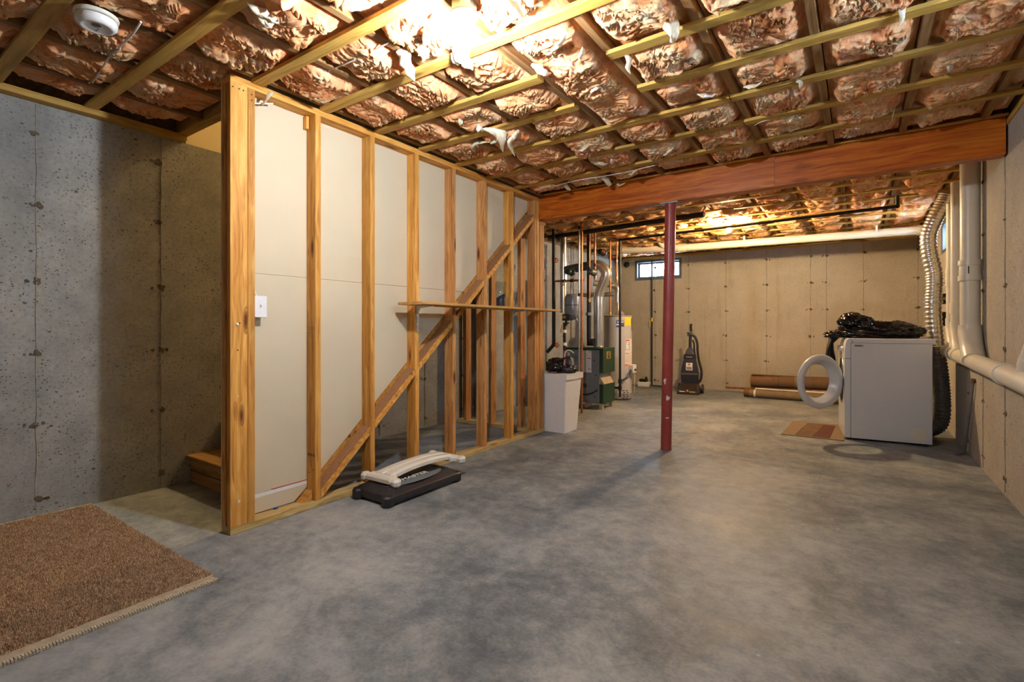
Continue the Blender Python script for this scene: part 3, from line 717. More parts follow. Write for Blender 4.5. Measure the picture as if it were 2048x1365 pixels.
# =================================================================== INSULATION
def has_strap(x, yf):
    m = np.zeros_like(x, bool)
    for a, b in strap_spans(yf): m |= (x > a-0.005) & (x < b+0.005)
    return m
def make_batt(label, x0, x1, y0, y1, res, seed, sag=1.0):
    nx = max(6, int((x1-x0)/res)+1)
    fine0 = max(y0, 0.15)
    ya = np.arange(y0, fine0, 0.05) if fine0 > y0 else np.array([])
    yb = np.linspace(fine0, y1, int((y1-fine0)/res)+2)
    yy = np.concatenate([ya, yb]); xx = np.linspace(x0, x1, nx)
    X, Y = np.meshgrid(xx, yy)
    e = np.minimum(X-x0, x1-X); es = sstep(0.0, 0.07, e)
    es = es*sstep(0.0, 0.05, Y-y0)*sstep(0.015, 0.20, y1-Y)
    s = np.ones_like(X)
    for yf in STRAPF:
        d = np.abs(Y-(yf-0.032))-0.032
        k = sstep(0.0, 0.075, d); k = np.where(has_strap(X, yf), k, 1.0); s = np.minimum(s, k)
    wx = fbm(X*6, Y*6, seed+3, 3)*0.07; wy = fbm(X*6, Y*6, seed+9, 3)*0.07
    A, B = X+wx, Y+wy
    big = perlin(X*3.1, Y*3.1, seed+1); cell = perlin(X*7, Y*7, seed+2)
    ang = perlin(X*1.7, Y*1.7, seed+5)*2.4
    ca, sa = np.cos(ang), np.sin(ang)
    P, Q = A*ca+B*sa, -A*sa*0.55+B*ca*0.55
    r1 = 1-np.abs(fbm(P*6.5, Q*9, seed+4, 2)); r1 = np.clip(r1,0,1)**1.6
    r2 = 1-np.abs(fbm(P*15, Q*22, seed+6, 2)); r2 = np.clip(r2,0,1)**1.6
    mk1 = 0.35+0.65*sstep(-0.25, 0.25, perlin(X*4.3, Y*4.3, seed+21)); mk2 = 0.15+0.85*sstep(-0.15, 0.3, perlin(X*5.5, Y*5.5, seed+23))
    r3 = fbm(A*70, B*70, seed+7, 2)
    thick = es*(0.022 + s*(0.034+0.026*big+0.016*cell)*sag)
    rel = es*(0.30+0.70*s)*(0.042*(r1-0.5)*mk1 + 0.018*(r2-0.5)*mk2 + 0.0040*r3*(0.4+0.6*mk2))
    Z = 2.420 - thick - rel
    Z = np.where(s < 0.35, np.maximum(Z, 2.3815+0.0), Z)
    Z = np.where(s < 0.9, np.maximum(Z, 2.3815-0.075*s), Z)
    lat = es*s
    Xd = X + lat*0.022*fbm(A*13, B*13, seed+11, 2); Yd = Y + lat*0.022*fbm(A*13, B*13, seed+12, 2)
    n0, n1 = X.shape
    V = np.stack([Xd, Yd, Z], -1).reshape(-1, 3)
    idx = np.arange(n0*n1).reshape(n0, n1)
    Qd = np.stack([idx[:-1,:-1], idx[1:,:-1], idx[1:,1:], idx[:-1,1:]], -1).reshape(-1, 4)
    # closed upper body so the batt has its real thickness
    top = np.array([[x0,y0,2.60],[x1,y0,2.60],[x1,y1,2.60],[x0,y1,2.60]], float)
    b = len(V); V = np.vstack([V, top])
    loops = [idx[0,:], idx[:,-1], idx[-1,::-1], idx[::-1,0]]
    tris = []
    for L, (p, q) in zip(loops, ((0,1),(1,2),(2,3),(3,0))):
        # fan each side to its top edge
        h = len(L)//2
        for i in range(len(L)-1):
            tris.append((L[i], L[i+1], b+p if i < h else b+q, b+p if i < h else b+q))
        tris.append((L[h], b+q, b+p, b+p))
    tris = [(a_, b_, c_, c_) for a_, b_, c_, _ in tris]
    o = np_mesh('insulation_batt', V, Qd, M['batt'])
    sk = MB(); 
    vv = V.tolist(); fs = []
    me = bpy.data.meshes.new('batt_top')
    tf = [(int(a_), int(b_), int(c_)) for a_, b_, c_, _ in tris] + [(b, b+1, b+2), (b, b+2, b+3)]
    used = sorted({i for f in tf for i in f}); mp = {i: k for k, i in enumerate(used)}
    me.from_pydata([tuple(vv[i]) for i in used], [], [tuple(mp[i] for i in f) for f in tf]); me.update(); me.materials.append(M['batt'])
    t = bpy.data.objects.new('batt_body', me); put(t, o, Matrix.Identity(4))
    tag(o, label, 'insulation', 'pink insulation batts between the joists')
    return o
ORD = ['first','second','third','fourth','fifth','sixth','seventh','eighth','ninth','tenth','eleventh','twelfth','thirteenth']
BATTS = {}
edges = [XR+0.01] + JX + [XL]
bays = []
for a, b in zip(edges[:-1], edges[1:]):
    x0, x1 = b+T/2+0.004, a-T/2-0.004
    if b == XL: x0 = XL+0.145
    if x1-x0 > 0.05: bays.append((x0, x1))
bays = bays[::-1]
for i, (x0, x1) in enumerate(bays):
    yend_ = 4.27 if x1 > XW else HY-0.03
    if x1 < XW+0.05 and x1 > XW-0.1: yend_ = HY-0.03
    res = 0.0085 if x1 > -2.7 else 0.010
    BATTS[i] = make_batt('pink fibreglass batt in %s joist bay from stair-side wall, before the beam' % ORD[i], x0, x1, -1.6, yend_, res, 100+i*13, 0.75 if x1 < XW+0.05 else 1.0)
    make_batt('pink fibreglass batt in %s joist bay from stair-side wall, beyond the beam' % ORD[i], x0+0.04, min(x1+0.04, XR), 4.44, YB-0.02, 0.021, 400+i*13, 1.15)

def tuft(parent, pts, radii, seed, n=14, amp=0.5, flat=0.5):
    P = catmull(pts, 6); R = np.interp(np.linspace(0,1,len(P)), np.linspace(0,1,len(radii)), radii)
    mb = MB(); rings = []; t0 = (P[1]-P[0]).normalized(); a = t0.orthogonal().normalized()
    for i, p in enumerate(P):
        t = (P[min(i+1,len(P)-1)]-P[max(i-1,0)]).normalized(); a = (a-t*a.dot(t)).normalized(); b = t.cross(a); ring = []
        for k in range(n):
            th = 2*math.pi*k/n; nz = float(fbm(np.array([math.cos(th)*1.2+i*0.16+seed]), np.array([math.sin(th)*1.2+i*0.11]), seed, 3)[0])
            rr = R[i]*(1+amp*nz); ring.append(tuple(p+(a*math.cos(th)+b*math.sin(th)*flat)*rr))
        rings.append(ring)
    mb.ring_tube(rings); return mb.build('tuft', M['tuft'], parent, True)
def bay_of(x):
    for i, (a, b) in enumerate(bays):
        if a-0.03 <= x <= b+0.03: return BATTS[i]
    return BATTS[5]
def T2(u, v, z): return onZ(u, v, z)
tf = [  # drooping shreds: list of points (u, v, z) and radii
    ([(965,258,2.355),(985,262,2.35),(1000,270,2.335),(1004,285,2.31),(1006,304,2.29)], (0.006,0.022,0.036,0.024,0.003)),
    ([(1035,262,2.355),(1028,272,2.335),(1020,283,2.31),(1024,300,2.29),(1030,312,2.275)], (0.022,0.034,0.026,0.012,0.003)),
    ([(950,303,2.36),(946,292,2.35),(960,285,2.35),(978,284,2.355)], (0.010,0.020,0.018,0.008)),
    ([(808,100,2.37),(812,125,2.345),(822,145,2.32),(829,162,2.30)], (0.035,0.03,0.022,0.004)),
    ([(840,90,2.37),(850,105,2.35),(846,122,2.34)], (0.03,0.03,0.006)),
    ([(915,90,2.355),(925,112,2.335),(938,128,2.315),(946,140,2.30)], (0.03,0.036,0.022,0.003)),
    ([(905,105,2.352),(912,120,2.335),(918,130,2.325)], (0.012,0.018,0.004)),
    ([(1252,110,2.365),(1258,122,2.34),(1256,135,2.32),(1261,148,2.30)], (0.008,0.014,0.012,0.002)),
    ([(1330,45,2.36),(1345,55,2.34),(1348,70,2.325),(1341,82,2.32)], (0.03,0.045,0.035,0.006)),
    ([(1802,12,2.365),(1806,28,2.35),(1802,45,2.34),(1796,53,2.335)], (0.012,0.012,0.010,0.002)),
    ([(1205,355,2.365),(1213,362,2.345),(1220,370,2.325)], (0.02,0.022,0.018)),
    ([(1130,370,2.365),(1135,376,2.35),(1141,380,2.34)], (0.018,0.018,0.006)),
    ([(1235,368,2.365),(1240,371,2.345),(1250,366,2.35)], (0.01,0.012,0.008)),
    ([(1784,240,2.36),(1786,230,2.34),(1790,215,2.33)], (0.004,0.005,0.001)),
    ([(1510,250,2.36),(1525,243,2.345),(1540,240,2.34)], (0.004,0.005,0.001)),
    ([(1596,160,2.36),(1602,168,2.345),(1600,178,2.33)], (0.012,0.012,0.002)),
    ([(527,190,2.365),(538,188,2.345),(533,198,2.31),(524,212,2.28)], (0.018,0.022,0.010,0.003)),
]
for j, (ps, rr) in enumerate(tf):
    P = [T2(*p) for p in ps]; tuft(bay_of(max(P[0].x, -2.58)), P, rr, 50+j)
# loose folds of batt face along the joists in the near bays
r4 = random.Random(11)
for j in range(46):
    i = r4.randrange(4, len(bays)-1); x0, x1 = bays[i]; y = r4.uniform(0.9, 4.0)
    if min(abs(y-(f-0.032)) for f in STRAPF) < 0.07: continue
    x = r4.uniform(x0+0.05, x1-0.05); a = r4.uniform(0, 6.28); L = r4.uniform(0.05, 0.12)
    d = Vector((math.cos(a), math.sin(a), 0))*L; p = Vector((x, y, 2.352+r4.uniform(-0.006, 0.008)))
    if not (x0+0.03 < (p+d).x < x1-0.03 and x0+0.03 < (p-d*0.3).x < x1-0.03): continue
    tuft(BATTS[i], [p-d*0.5, p+Vector((0,0,-0.008)), p+d*0.5+Vector((0,0,-0.012)), p+d*0.9], (0.006, r4.uniform(0.014,0.026), r4.uniform(0.01,0.02), 0.002), 200+j, 12, 0.6, 0.45)

# =================================================================== LAMPS
def bulb_holder(name, label, p, zdisc, zbulb, mat, box=True, rb=0.031):
    t = thing(name, label, 'lamp', (p.x, p.y, zdisc))
    L = zdisc-zbulb
    if box:
        n = 8; mb = MB(); r = 0.052
        rings = [[(r*math.cos(2*math.pi*(k+.5)/n), r*math.sin(2*math.pi*(k+.5)/n), z) for k in range(n)] for z in (0.010, 0.068)]
        mb.ring_tube(rings, True, False); mb.build('outlet_box', M['galv'], t)
        MB().box((-0.018,-0.09,0.0681),(0.018,0.09,0.0725)).build('mount_strap', M['galv'], t)
    mb = MB(); mb.lathe([(0.058,0.010),(0.0575,0.002),(0.050,-0.004),(0.030,-0.012),(0.024,-0.020),(0.0225,-0.038),(0.019,-0.040)], n=36); mb.build('holder', M['porcelain'], t)
    mb = MB(); mb.lathe([(0.013,-0.0395),(0.0135,-0.045),(0.0125,-0.048),(0.0135,-0.051),(0.0125,-0.055)], n=20); mb.build('screw_cap', M['galv'], t)
    mb = MB(); prof = [(0.013,-0.0545),(0.016,-0.064),(0.024,-0.078)]
    zc_ = -L
    prof += [(rb*math.sin(a), zc_-rb*math.cos(a)) for a in np.linspace(2.2, 0.02, 12)]
    mb.lathe(prof, n=24); mb.build('bulb', mat, t)
    return t
bulb_holder('ceiling_bulb', 'bare white-hot bulb in porcelain holder on the nearest ceiling bay', onZ(928, 88, 2.20), 2.306, 2.20, M['bulb_near'])
bulb_holder('ceiling_bulb', 'bare warm bulb in porcelain holder beyond the orange beam', onZ(1458, 460, 2.25), 2.345, 2.25, M['bulb_far'], False)

# =================================================================== SMOKE ALARM AND CABLES
sd = thing('smoke_detector', 'round white smoke alarm on the ceiling above the carpet', 'smoke alarm', tuple(onZ(193, 30, 2.362)))
MB().lathe([(0.074,-0.001),(0.076,-0.006),(0.074,-0.014),(0.066,-0.016)], n=44).build('base', M['cream_plastic'], sd)
MB().lathe([(0.062,-0.0155),(0.0605,-0.021)], n=44, cap=False).build('vent_gap', M['dark_print'], sd)
bd = MB().lathe([(0.069,-0.0205),(0.071,-0.026),(0.069,-0.042),(0.060,-0.052),(0.050,-0.0545),(0.047,-0.0525),(0.03,-0.0525),(0.001,-0.0525)], n=44).build('cover', M['white_plastic'], sd)
mb = MB()
for k in range(10):
    a = k/9*2-1; h = 0.016*math.sqrt(max(0.05, 1-a*a))
    mb.box((0.020+a*0.016-0.0007, -0.006-h, -0.0532), (0.020+a*0.016+0.0007, -0.006+h, -0.0524))
mb.build('grille', M['dark_print'], bd)
mb = MB(); mb.box((-0.03,0.004,-0.0531),(-0.022,0.010,-0.0524)); mb.box((-0.012,0.004,-0.0531),(-0.004,0.010,-0.0524)); mb.build('indicator', M['dark_print'], bd)

def cable(label, pts, r, mat, k=8, name='cable'):
    return tag(MB().tube(catmull(pts, k), r, 8).build(name, mat), label, 'cable')
cable('white cable sagging across the ceiling beside the smoke alarm', [onZ(282,44,2.372), onZ(270,62,2.358), onZ(252,82,2.356), onZ(240,93,2.352), onZ(238,99,2.35), onZ(222,110,2.356), onZ(205,135,2.358), onZ(190,158,2.362), onZ(178,166,2.375)], 0.0045, M['cable'])
cable('white cable emerging from insulation above the stud wall', [onZ(785,78,2.40), onZ(768,90,2.372), onZ(735,108,2.370), onZ(690,128,2.371), onZ(655,142,2.40)], 0.004, M['cable'])
cable('thin white cable running along the ceiling just before the beam', [onZ(1072,390,2.40), onZ(1090,379,2.357), onZ(1150,362,2.352), onZ(1205,353,2.354), onZ(1250,345,2.356), onZ(1300,333,2.358), onZ(1320,328,2.39)], 0.0035, M['cable'])
cable('white cable stub under the top plate at the wall corner', [(XW-0.06,1.412,2.27),(XW-0.055,1.44,2.285),(XW-0.05,1.475,2.295),(XW-0.035,1.53,2.312)], 0.0045, M['cable'])
# =================================================================== LIGHT SWITCH
p = onX(522, 614, XW-0.045)
swt = thing('light_switch', 'white toggle light switch on the corner studs', 'light switch', (XW-0.03, 1.455, p.z))
MB().box((-0.052,-0.030,-0.050),(-0.004,0.024,0.050)).build('switch_box', M['steel'], swt)
pl = MB().box((-0.0035,-0.036,-0.0585),(0.004,0.036,0.0585), 0.002).build('cover_plate', M['white_plastic'], swt)
MB().box((0.004,-0.005,-0.012),(0.0048,0.005,0.012)).build('toggle_slot', M['cream_plastic'], pl)
MB().prism([(0.0045,-0.004),(0.012,0.006),(0.012,0.011),(0.0045,0.008)], 'y', -0.0035, 0.0035).build('toggle', M['white_plastic'], pl)
for z in (0.03,-0.03): MB().cyl((0.0035,0,z),(0.0048,0,z),0.0028,n=10).build('screw', M['cream_plastic'], pl)
cable('white cable dropping into the light switch box', [(XW-0.055,1.413,p.z+0.125),(XW-0.052,1.42,p.z+0.10),(XW-0.045,1.435,p.z+0.075),(XW-0.042,1.44,p.z+0.051)], 0.004, M['cable'])

# =================================================================== SHELF
sy0, sy1, sx1, szt = 2.415, 4.32, -2.405, 1.242
sh = thing('wall_shelf', 'long pine plank shelf on white brackets across the studs', 'shelf', (XW, sy0, szt))
board('plank', ((XW+sx1)/2+0.001, sy0, szt-0.0095), ((XW+sx1)/2+0.001, sy1, szt-0.0095), (1,0,0), sx1-XW-0.002, 0.019, M['shelf'], sh)
for y in (Y0+2*SP+0.019, Y0+5*SP+0.019):
    z = szt-0.0195
    br = MB().prism([(XW+0.0005,z-0.190),(XW+0.006,z-0.190),(XW+0.006,z-0.02),(XW+0.02,z-0.006),(XW+0.155,z-0.006),(XW+0.155,z-0.0005),(XW+0.0005,z-0.0005)], 'y', y-0.010, y+0.010).build('bracket', M['chrome_white'], sh, True)
    MB().prism([(XW+0.005,z-0.175),(XW+0.014,z-0.04),(XW+0.034,z-0.017),(XW+0.145,z-0.005),(XW+0.005,z-0.005)], 'y', y-0.0022, y+0.0022).build('rib', M['chrome_white'], br, True)
vp = onX(1001.5, 607, -2.52); vp.z = szt
va = thing('glass_vase', 'clear glass cylinder half filled with dark navy wax on shelf', 'vase', (-2.52, vp.y, szt+0.0005))
R_ = 0.044; Hh = 0.215
MB().lathe([(0.001,0.0),(R_,0.0),(R_+0.001,0.10),(R_+0.003,Hh),(R_,Hh),(R_-0.003,0.10),(R_-0.003,0.006),(0.001,0.006)], n=40, cap=False).build('glass_wall', M['pane'], va)
mb = MB(); n = 32; rings = []
for z0, tilt, r in ((0.0075,0,R_-0.0045),(0.04,0,R_-0.0045),(0.096,0.024,R_-0.0045),(0.098,0.024,0.001)):
    rings.append([(r*math.cos(2*math.pi*k/n), r*math.sin(2*math.pi*k/n), z0+tilt*math.cos(2*math.pi*k/n-0.6)*r/R_) for k in range(n)])
mb.ring_tube(rings); mb.build('wax', M['navy'], va)

# =================================================================== CARPET REMNANT
cx1, cy1 = -2.213, 1.032
ca = thing('carpet_remnant', 'brown cut-pile carpet remnant with taped edge along concrete wall', 'carpet', (-3.0, 0.2, 0))
cx0, cy0 = XL+0.012, -1.3
MB().box((cx0,cy0,0.0005),(cx1-0.055,cy1,0.006)).build('base_cloth', M['carpet'], ca, True)
nr = np.random.default_rng(5); NT_ = 70000
px = nr.uniform(cx0+0.012, cx1-0.058, NT_); py = nr.uniform(-0.35, cy1-0.002, NT_)
ang = nr.uniform(0, 2*np.pi, NT_); r = nr.uniform(0.0022, 0.0042, NT_); hgt = nr.uniform(0.007, 0.014, NT_) + 0.002*fbm(px*6, py*6, 2, 2)
lx, ly = nr.normal(0, 0.0035, NT_), nr.normal(0, 0.0035, NT_)
V = np.zeros((NT_, 4, 3))
for k in range(3):
    V[:,k,0] = px + r*np.cos(ang+k*2.094); V[:,k,1] = py + r*np.sin(ang+k*2.094); V[:,k,2] = 0.005
V[:,3,0] = px+lx; V[:,3,1] = py+ly; V[:,3,2] = 0.006+hgt
b = np.arange(NT_)*4
Q = np.stack([np.stack([b,b+1,b+3],-1), np.stack([b+1,b+2,b+3],-1), np.stack([b+2,b,b+3],-1)], 1).reshape(-1,3)
o = np_mesh('pile', V.reshape(-1,3), Q, M['carpet'], ca, False); o['kind'] = 'stuff'
mb = MB(); N = 60; rr = random.Random(2)
ysn = np.linspace(cy0, cy1-0.01, N); xi = [cx1-0.062+rr.uniform(-0.003,0.003) for _ in ysn]
vts = []; 
for y, x in zip(ysn, xi): vts += [(x,y,0.0085),(cx1-0.016,y,0.0115),(cx1-0.010,y,0.010),(cx1-0.010,y,0.0006),(x,y,0.0006)]
mb.add(vts, [(i*5+k,(i+1)*5+k,(i+1)*5+(k+1)%5,i*5+(k+1)%5) for i in range(N-1) for k in range(5)]+[(0,1,2,3,4),tuple((N-1)*5+k for k in (4,3,2,1,0))])
mb.build('edge_tape', M['binding'], ca, True)
mb = MB(); y = cy0
while y < cy1-0.008:
    mb.box((cx1-0.0115, y, 0.0008), (cx1+0.006, y+0.006, 0.0105+rr.uniform(-0.001,0.0015))); y += 0.0085
mb.box((cx1-0.012,cy0,0.0006),(cx1+0.003,cy1-0.006,0.007))
mb.build('edge_fringe', M['backing'], ca, True)
mb = MB(); mb.box((cx0-0.008,cy0,0.0006),(cx0+0.014,cy1,0.010)); mb.build('edge_tape', M['binding'], ca, True)
mb = MB()
for k in range(7):
    a = rr.uniform(-0.2,1.6); p0 = Vector((cx1-0.002, cy1-0.008, 0.008)); mb.tube(catmull([p0, p0+Vector((math.cos(a)*0.02,math.sin(a)*0.02,0.012)), p0+Vector((math.cos(a)*0.045,math.sin(a)*0.045,rr.uniform(0.0,0.03)))],4), 0.0006, 4)
mb.build('loose_threads', M['backing'], ca, True)

# =================================================================== AEROBIC STEP (black platform, cream riser frame lying on it)
sx0, sxx, sy_0, sy_1 = -2.605, -2.262, 1.985, 2.675
stp = thing('exercise_step', 'black plastic aerobic step platform on the floor by the studs', 'exercise step', ((sx0+sxx)/2, (sy_0+sy_1)/2, 0))
hw, hl = (sxx-sx0)/2, (sy_1-sy_0)/2
def loft(secs):
    """secs: list of (z, hx, hy, corner cut)"""
    rings = []
    for z, hx, hy, c in secs:
        rings.append([(-hx+c,-hy,z),(hx-c,-hy,z),(hx,-hy+c,z),(hx,hy-c,z),(hx-c,hy,z),(-hx+c,hy,z),(-hx,hy-c,z),(-hx,-hy+c,z)])
    return MB().ring_tube(rings, True, False)
loft([(0.018,hw-0.004,hl-0.030,0.03),(0.040,hw,hl-0.026,0.03),(0.062,hw-0.004,hl-0.030,0.03),(0.092,hw-0.045,hl-0.070,0.03),(0.096,hw-0.052,hl-0.077,0.03)]).build('platform', M['black_plastic'], stp, bevel=0.006)
for sx in (-1,1):
    for sy in (-1,1):
        mb = MB(); x, y = sx*(hw-0.038), sy*(hl-0.040)
        rings = []
        for z, q in ((0.0006,0.030),(0.012,0.038),(0.056,0.038),(0.066,0.030)):
            rings.append([(x+q*math.cos(2*math.pi*(k+.5)/8)*1.05, y+q*math.sin(2*math.pi*(k+.5)/8)*1.05, z) for k in range(8)])
        mb.ring_tube(rings, True, False).build('foot', M['black_plastic'], stp, bevel=0.003)
ZP = 0.0963
mb = MB(); n = 20; half = [(0.115*math.sin(a)*1.0, 0.24*math.cos(a)) for a in np.linspace(0, math.pi, n)]
mb.prism([(0.062+x*0.72, y-0.02) for x, y in half], 'z', ZP, ZP+0.0006).build('grey_emblem', M['grey_print'], stp)
def text_part(name, body, size, mat, parent, loc, rot, ext=0.0004, sx=1.0):
    cu = bpy.data.curves.new(name, 'FONT'); cu.body = body; cu.size = size; cu.extrude = ext; cu.align_x = 'CENTER'; cu.align_y = 'CENTER'; cu.shear = 0.25; cu.offset = size*0.018
    tmp = bpy.data.objects.new('tmp', cu); C.objects.link(tmp)
    dg = bpy.context.evaluated_depsgraph_get(); me = bpy.data.meshes.new_from_object(tmp.evaluated_get(dg)); bpy.data.objects.remove(tmp)
    me.materials.clear(); me.materials.append(mat); o = bpy.data.objects.new(name, me)
    put(o, parent, wm(parent) @ Matrix.Translation(loc) @ rot @ Matrix.Diagonal((sx,1,1,1))); return o
text_part('lettering', 'MASTER', 0.055, M['white_print'], stp, (0.046, -0.005, ZP+0.0008), Matrix.Rotation(math.pi/2, 4, 'Z'), sx=1.15)
text_part('lettering', 'STEP', 0.03, M['dark_print'], stp, (0.010, 0.03, ZP+0.0008), Matrix.Rotation(math.pi/2, 4, 'Z'), sx=1.6)
# cream riser frame lying on the platform
rz = thing('step_riser_frame', 'cream plastic riser frame lying across the black aerobic step', 'exercise step', (-2.462, 2.415, 0.1185), 0.0,
           rot=Matrix.Rotation(math.radians(1.0), 4, 'Z') @ Matrix.Rotation(math.radians(0.6), 4, 'X'))
hw2, hl2 = 0.138, 0.345
def arch(y): return 0.030*(1-(abs(y)/hl2)**2.2)
for sx in (-1,1):
    mb = MB(); rings = []
    for y in np.linspace(-hl2+0.055, hl2-0.055, 16):
        fl_w = 0.016*(abs(y)/hl2)**4
        z = 0.010+arch(y); i_, o_ = 0.005, 0.068+fl_w
        sec = [(i_, z-0.006), (o_, z-0.020), (o_, z+0.002), (o_-0.010, z+0.016), (i_+0.006, z+0.016), (i_, z+0.008)]
        ring = [(sx*a, y, b) for a, b in sec]
        rings.append(ring if sx > 0 else ring[::-1])
    mb.ring_tube(rings, True, False).build('side_rail', M['cream_plastic'], rz, bevel=0.002)
rings = []
for y in np.linspace(-hl2+0.06, hl2-0.06, 12):
    z = 0.006+arch(y); rings.append([(-0.0045,y,z-0.006),(0.0045,y,z-0.006),(0.0045,y,z+0.006),(-0.0045,y,z+0.006)])
MB().ring_tube(rings, True, False).build('centre_web', M['cream_plastic'], rz)
for sy in (-1,1):
    a_, b_ = hl2-0.090, hl2-0.010
    rings = []
    for yy_, hx, zt in ((a_,0.085,0.030),(a_+0.03,0.120,0.030),(b_-0.012,0.122,0.026),(b_,0.116,0.014)):
        r_ = [(-hx,sy*yy_,-0.008),(hx,sy*yy_,-0.008),(hx,sy*yy_,zt-0.012),(hx-0.02,sy*yy_,zt),(-hx+0.02,sy*yy_,zt),(-hx,sy*yy_,zt-0.012)]
        rings.append(r_ if sy < 0 else r_)
    MB().ring_tube(rings, True, False).build('end_rail', M['cream_plastic'], rz, bevel=0.003)
    for sx in (-1,1):
        mb = MB(); x, y = sx*hw2, sy*(hl2-0.034); rings = []
        for z, q in ((-0.0215,0.020),(-0.012,0.030),(0.012,0.033),(0.026,0.022)):
            rings.append([(x+q*math.cos(2*math.pi*(k+.5)/8), y+q*math.sin(2*math.pi*(k+.5)/8)*1.05, z) for k in range(8)])
        mb.ring_tube(rings, True, False).build('foot', M['cream_plastic'], rz, bevel=0.002)

# =================================================================== DRYER
da, db = onZ(1690, 880), onZ(1865, 892)
ang = math.radians(6.0); DL = 0.649; DW = 0.60; DH = 0.962
dr = thing('clothes_dryer', 'white front-loading clothes dryer with its round door open', 'dryer', (da.x, da.y, 0), ang)
# local frame: x from front to back, y from the near side to the far side
MB().box((0.048,0.0,0.022),(DL,DW,DH-0.045), 0.004).build('cabinet', M['white_enamel'], dr)
MB().box((0.060,-0.004,DH-0.044),(DL+0.022,DW+0.004,DH), 0.006).build('top_panel', M['white_enamel'], dr)
MB().prism([(-0.004,0.022),(0.0465,0.022),(0.0465,DH-0.19),(-0.004,DH-0.19)], 'y', 0.002, DW-0.002).build('front_panel', M['white_enamel'], dr, bevel=0.006)
cons = [(0.0465,DH-0.188),(-0.004,DH-0.188),(-0.003,DH-0.12),(0.004,DH-0.05),(0.016,DH-0.012),(0.030,DH-0.001),(0.0585,DH-0.001),(0.0585,DH-0.043),(0.0465,DH-0.043)]
con = MB().prism(cons, 'y', 0.0, DW).build('console', M['white_enamel'], dr, bevel=0.004)
for y in (0.10, 0.30, 0.46):
    MB().lathe([(0.024,0.0),(0.022,0.022),(0.001,0.023)], (-0.002,y,DH-0.10), 24, Matrix.Rotation(-math.pi/2, 4, 'Y')).build('knob', M['white_plastic'], con)
# pressed ribs and round cover plate on the near side
def groove(x0, x1, z0, z1):
    mb = MB(); w_ = 0.003; r = 0.03
    pts = []
    for cx_, cz_, a0 in ((x1-r,z1-r,0),(x0+r,z1-r,90),(x0+r,z0+r,180),(x1-r,z0+r,270)):
        for k in range(6): a = math.radians(a0+k*18); pts.append((cx_+r*math.cos(a), -0.0002, cz_+r*math.sin(a)))
    P = [Vector(p) for p in pts]; rings = []
    for i, p in enumerate(P):
        c_ = Vector(((x0+x1)/2,0,(z0+z1)/2)); d = (p-c_).normalized()*w_
        rings.append([tuple(p-d), tuple(p+Vector((0,-0.0014,0))), tuple(p+d)])
    v = [q for r_ in rings for q in r_]; n = len(rings)
    mb.add(v, [(i*3+k, ((i+1)%n)*3+k, ((i+1)%n)*3+k+1, i*3+k+1) for i in range(n) for k in range(2)], True)
    mb.build('pressed_rib', M['white_enamel'], dr)
groove(0.08, 0.19, 0.10, 0.84); groove(0.265, 0.37, 0.10, 0.84); groove(0.465, 0.60, 0.17, 0.84)
MB().cyl((0.555,-0.0015,0.105),(0.555,0.001,0.105),0.058,n=40).build('cover_plate', M['cream_plastic'], dr)
bd = MB().box((0.072,-0.0015,DH-0.078),(0.145,0.0005,DH-0.057)).build('badge', M['heater_grey'], dr)
mb = MB(); x = 0.079
for w_ in (0.011,0.011,0.013,0.010,0.010): mb.box((x,-0.0022,DH-0.0725),(x+w_-0.0022,-0.0014,DH-0.0625)); x += w_
mb.build('badge_lettering', M['dark_print'], bd)
for x, y in ((0.08,0.05),(0.08,DW-0.05),(DL-0.05,0.05),(DL-0.05,DW-0.05)): MB().cyl((x,y,0.0005),(x,y,0.024),0.02,n=16).build('foot', M['black_plastic'], dr)
# drum opening in the front
Rx = Matrix.Rotation(-math.pi/2, 4, 'Y')
MB().lathe([(0.215,0.0),(0.235,0.003),(0.235,-0.001)], (-0.0045,0.30,0.55), 40, Rx, cap=False).build('opening_rim', M['galv'], dr)
MB().lathe([(0.001,0.0),(0.213,0.0),(0.213,0.0012),(0.001,0.0012)], (-0.0045,0.30,0.55), 40, Rx, cap=False).build('drum_opening', M['dark_print'], dr)
# open door: hinged on the near edge, swung round toward the viewer
hinge = wm(dr) @ Vector((-0.022, 0.055, 0.552)); dv = Vector((-0.65,-0.76,0)).normalized(); Rd = 0.258
dc = Vector((-0.29, 5.565, 0.552)); nv = Vector((-dv.y, dv.x, 0))
MM = Matrix((( dv.x,0,nv.x,dc.x),(dv.y,0,nv.y,dc.y),(0,-1,0,dc.z),(0,0,0,1)))
if MM.to_3x3().determinant() < 0: MM = Matrix((( dv.x,0,nv.x,dc.x),(dv.y,0,nv.y,dc.y),(0,1,0,dc.z),(0,0,0,1)))
door = bpy.data.objects.new('door', None); put(door, dr, MM)
MB().lathe([(0.160,-0.060),(0.164,-0.052),(0.199,0.003),(0.206,0.010),(0.236,0.014),(0.250,0.009),(0.258,-0.006),(0.256,-0.024),(0.245,-0.034),(0.19,-0.062),(0.160,-0.060)], n=64, cap=False).build('door_ring', M['white_enamel'], door)
MB().lathe([(0.162,-0.055),(0.150,-0.075),(0.11,-0.092),(0.001,-0.098)], n=48, cap=False).build('door_glass', M['pane'], door)
MB().box((-Rd-0.02,-0.05,-0.03),(-Rd+0.02,0.05,-0.012)).build('hinge', M['galv'], door)

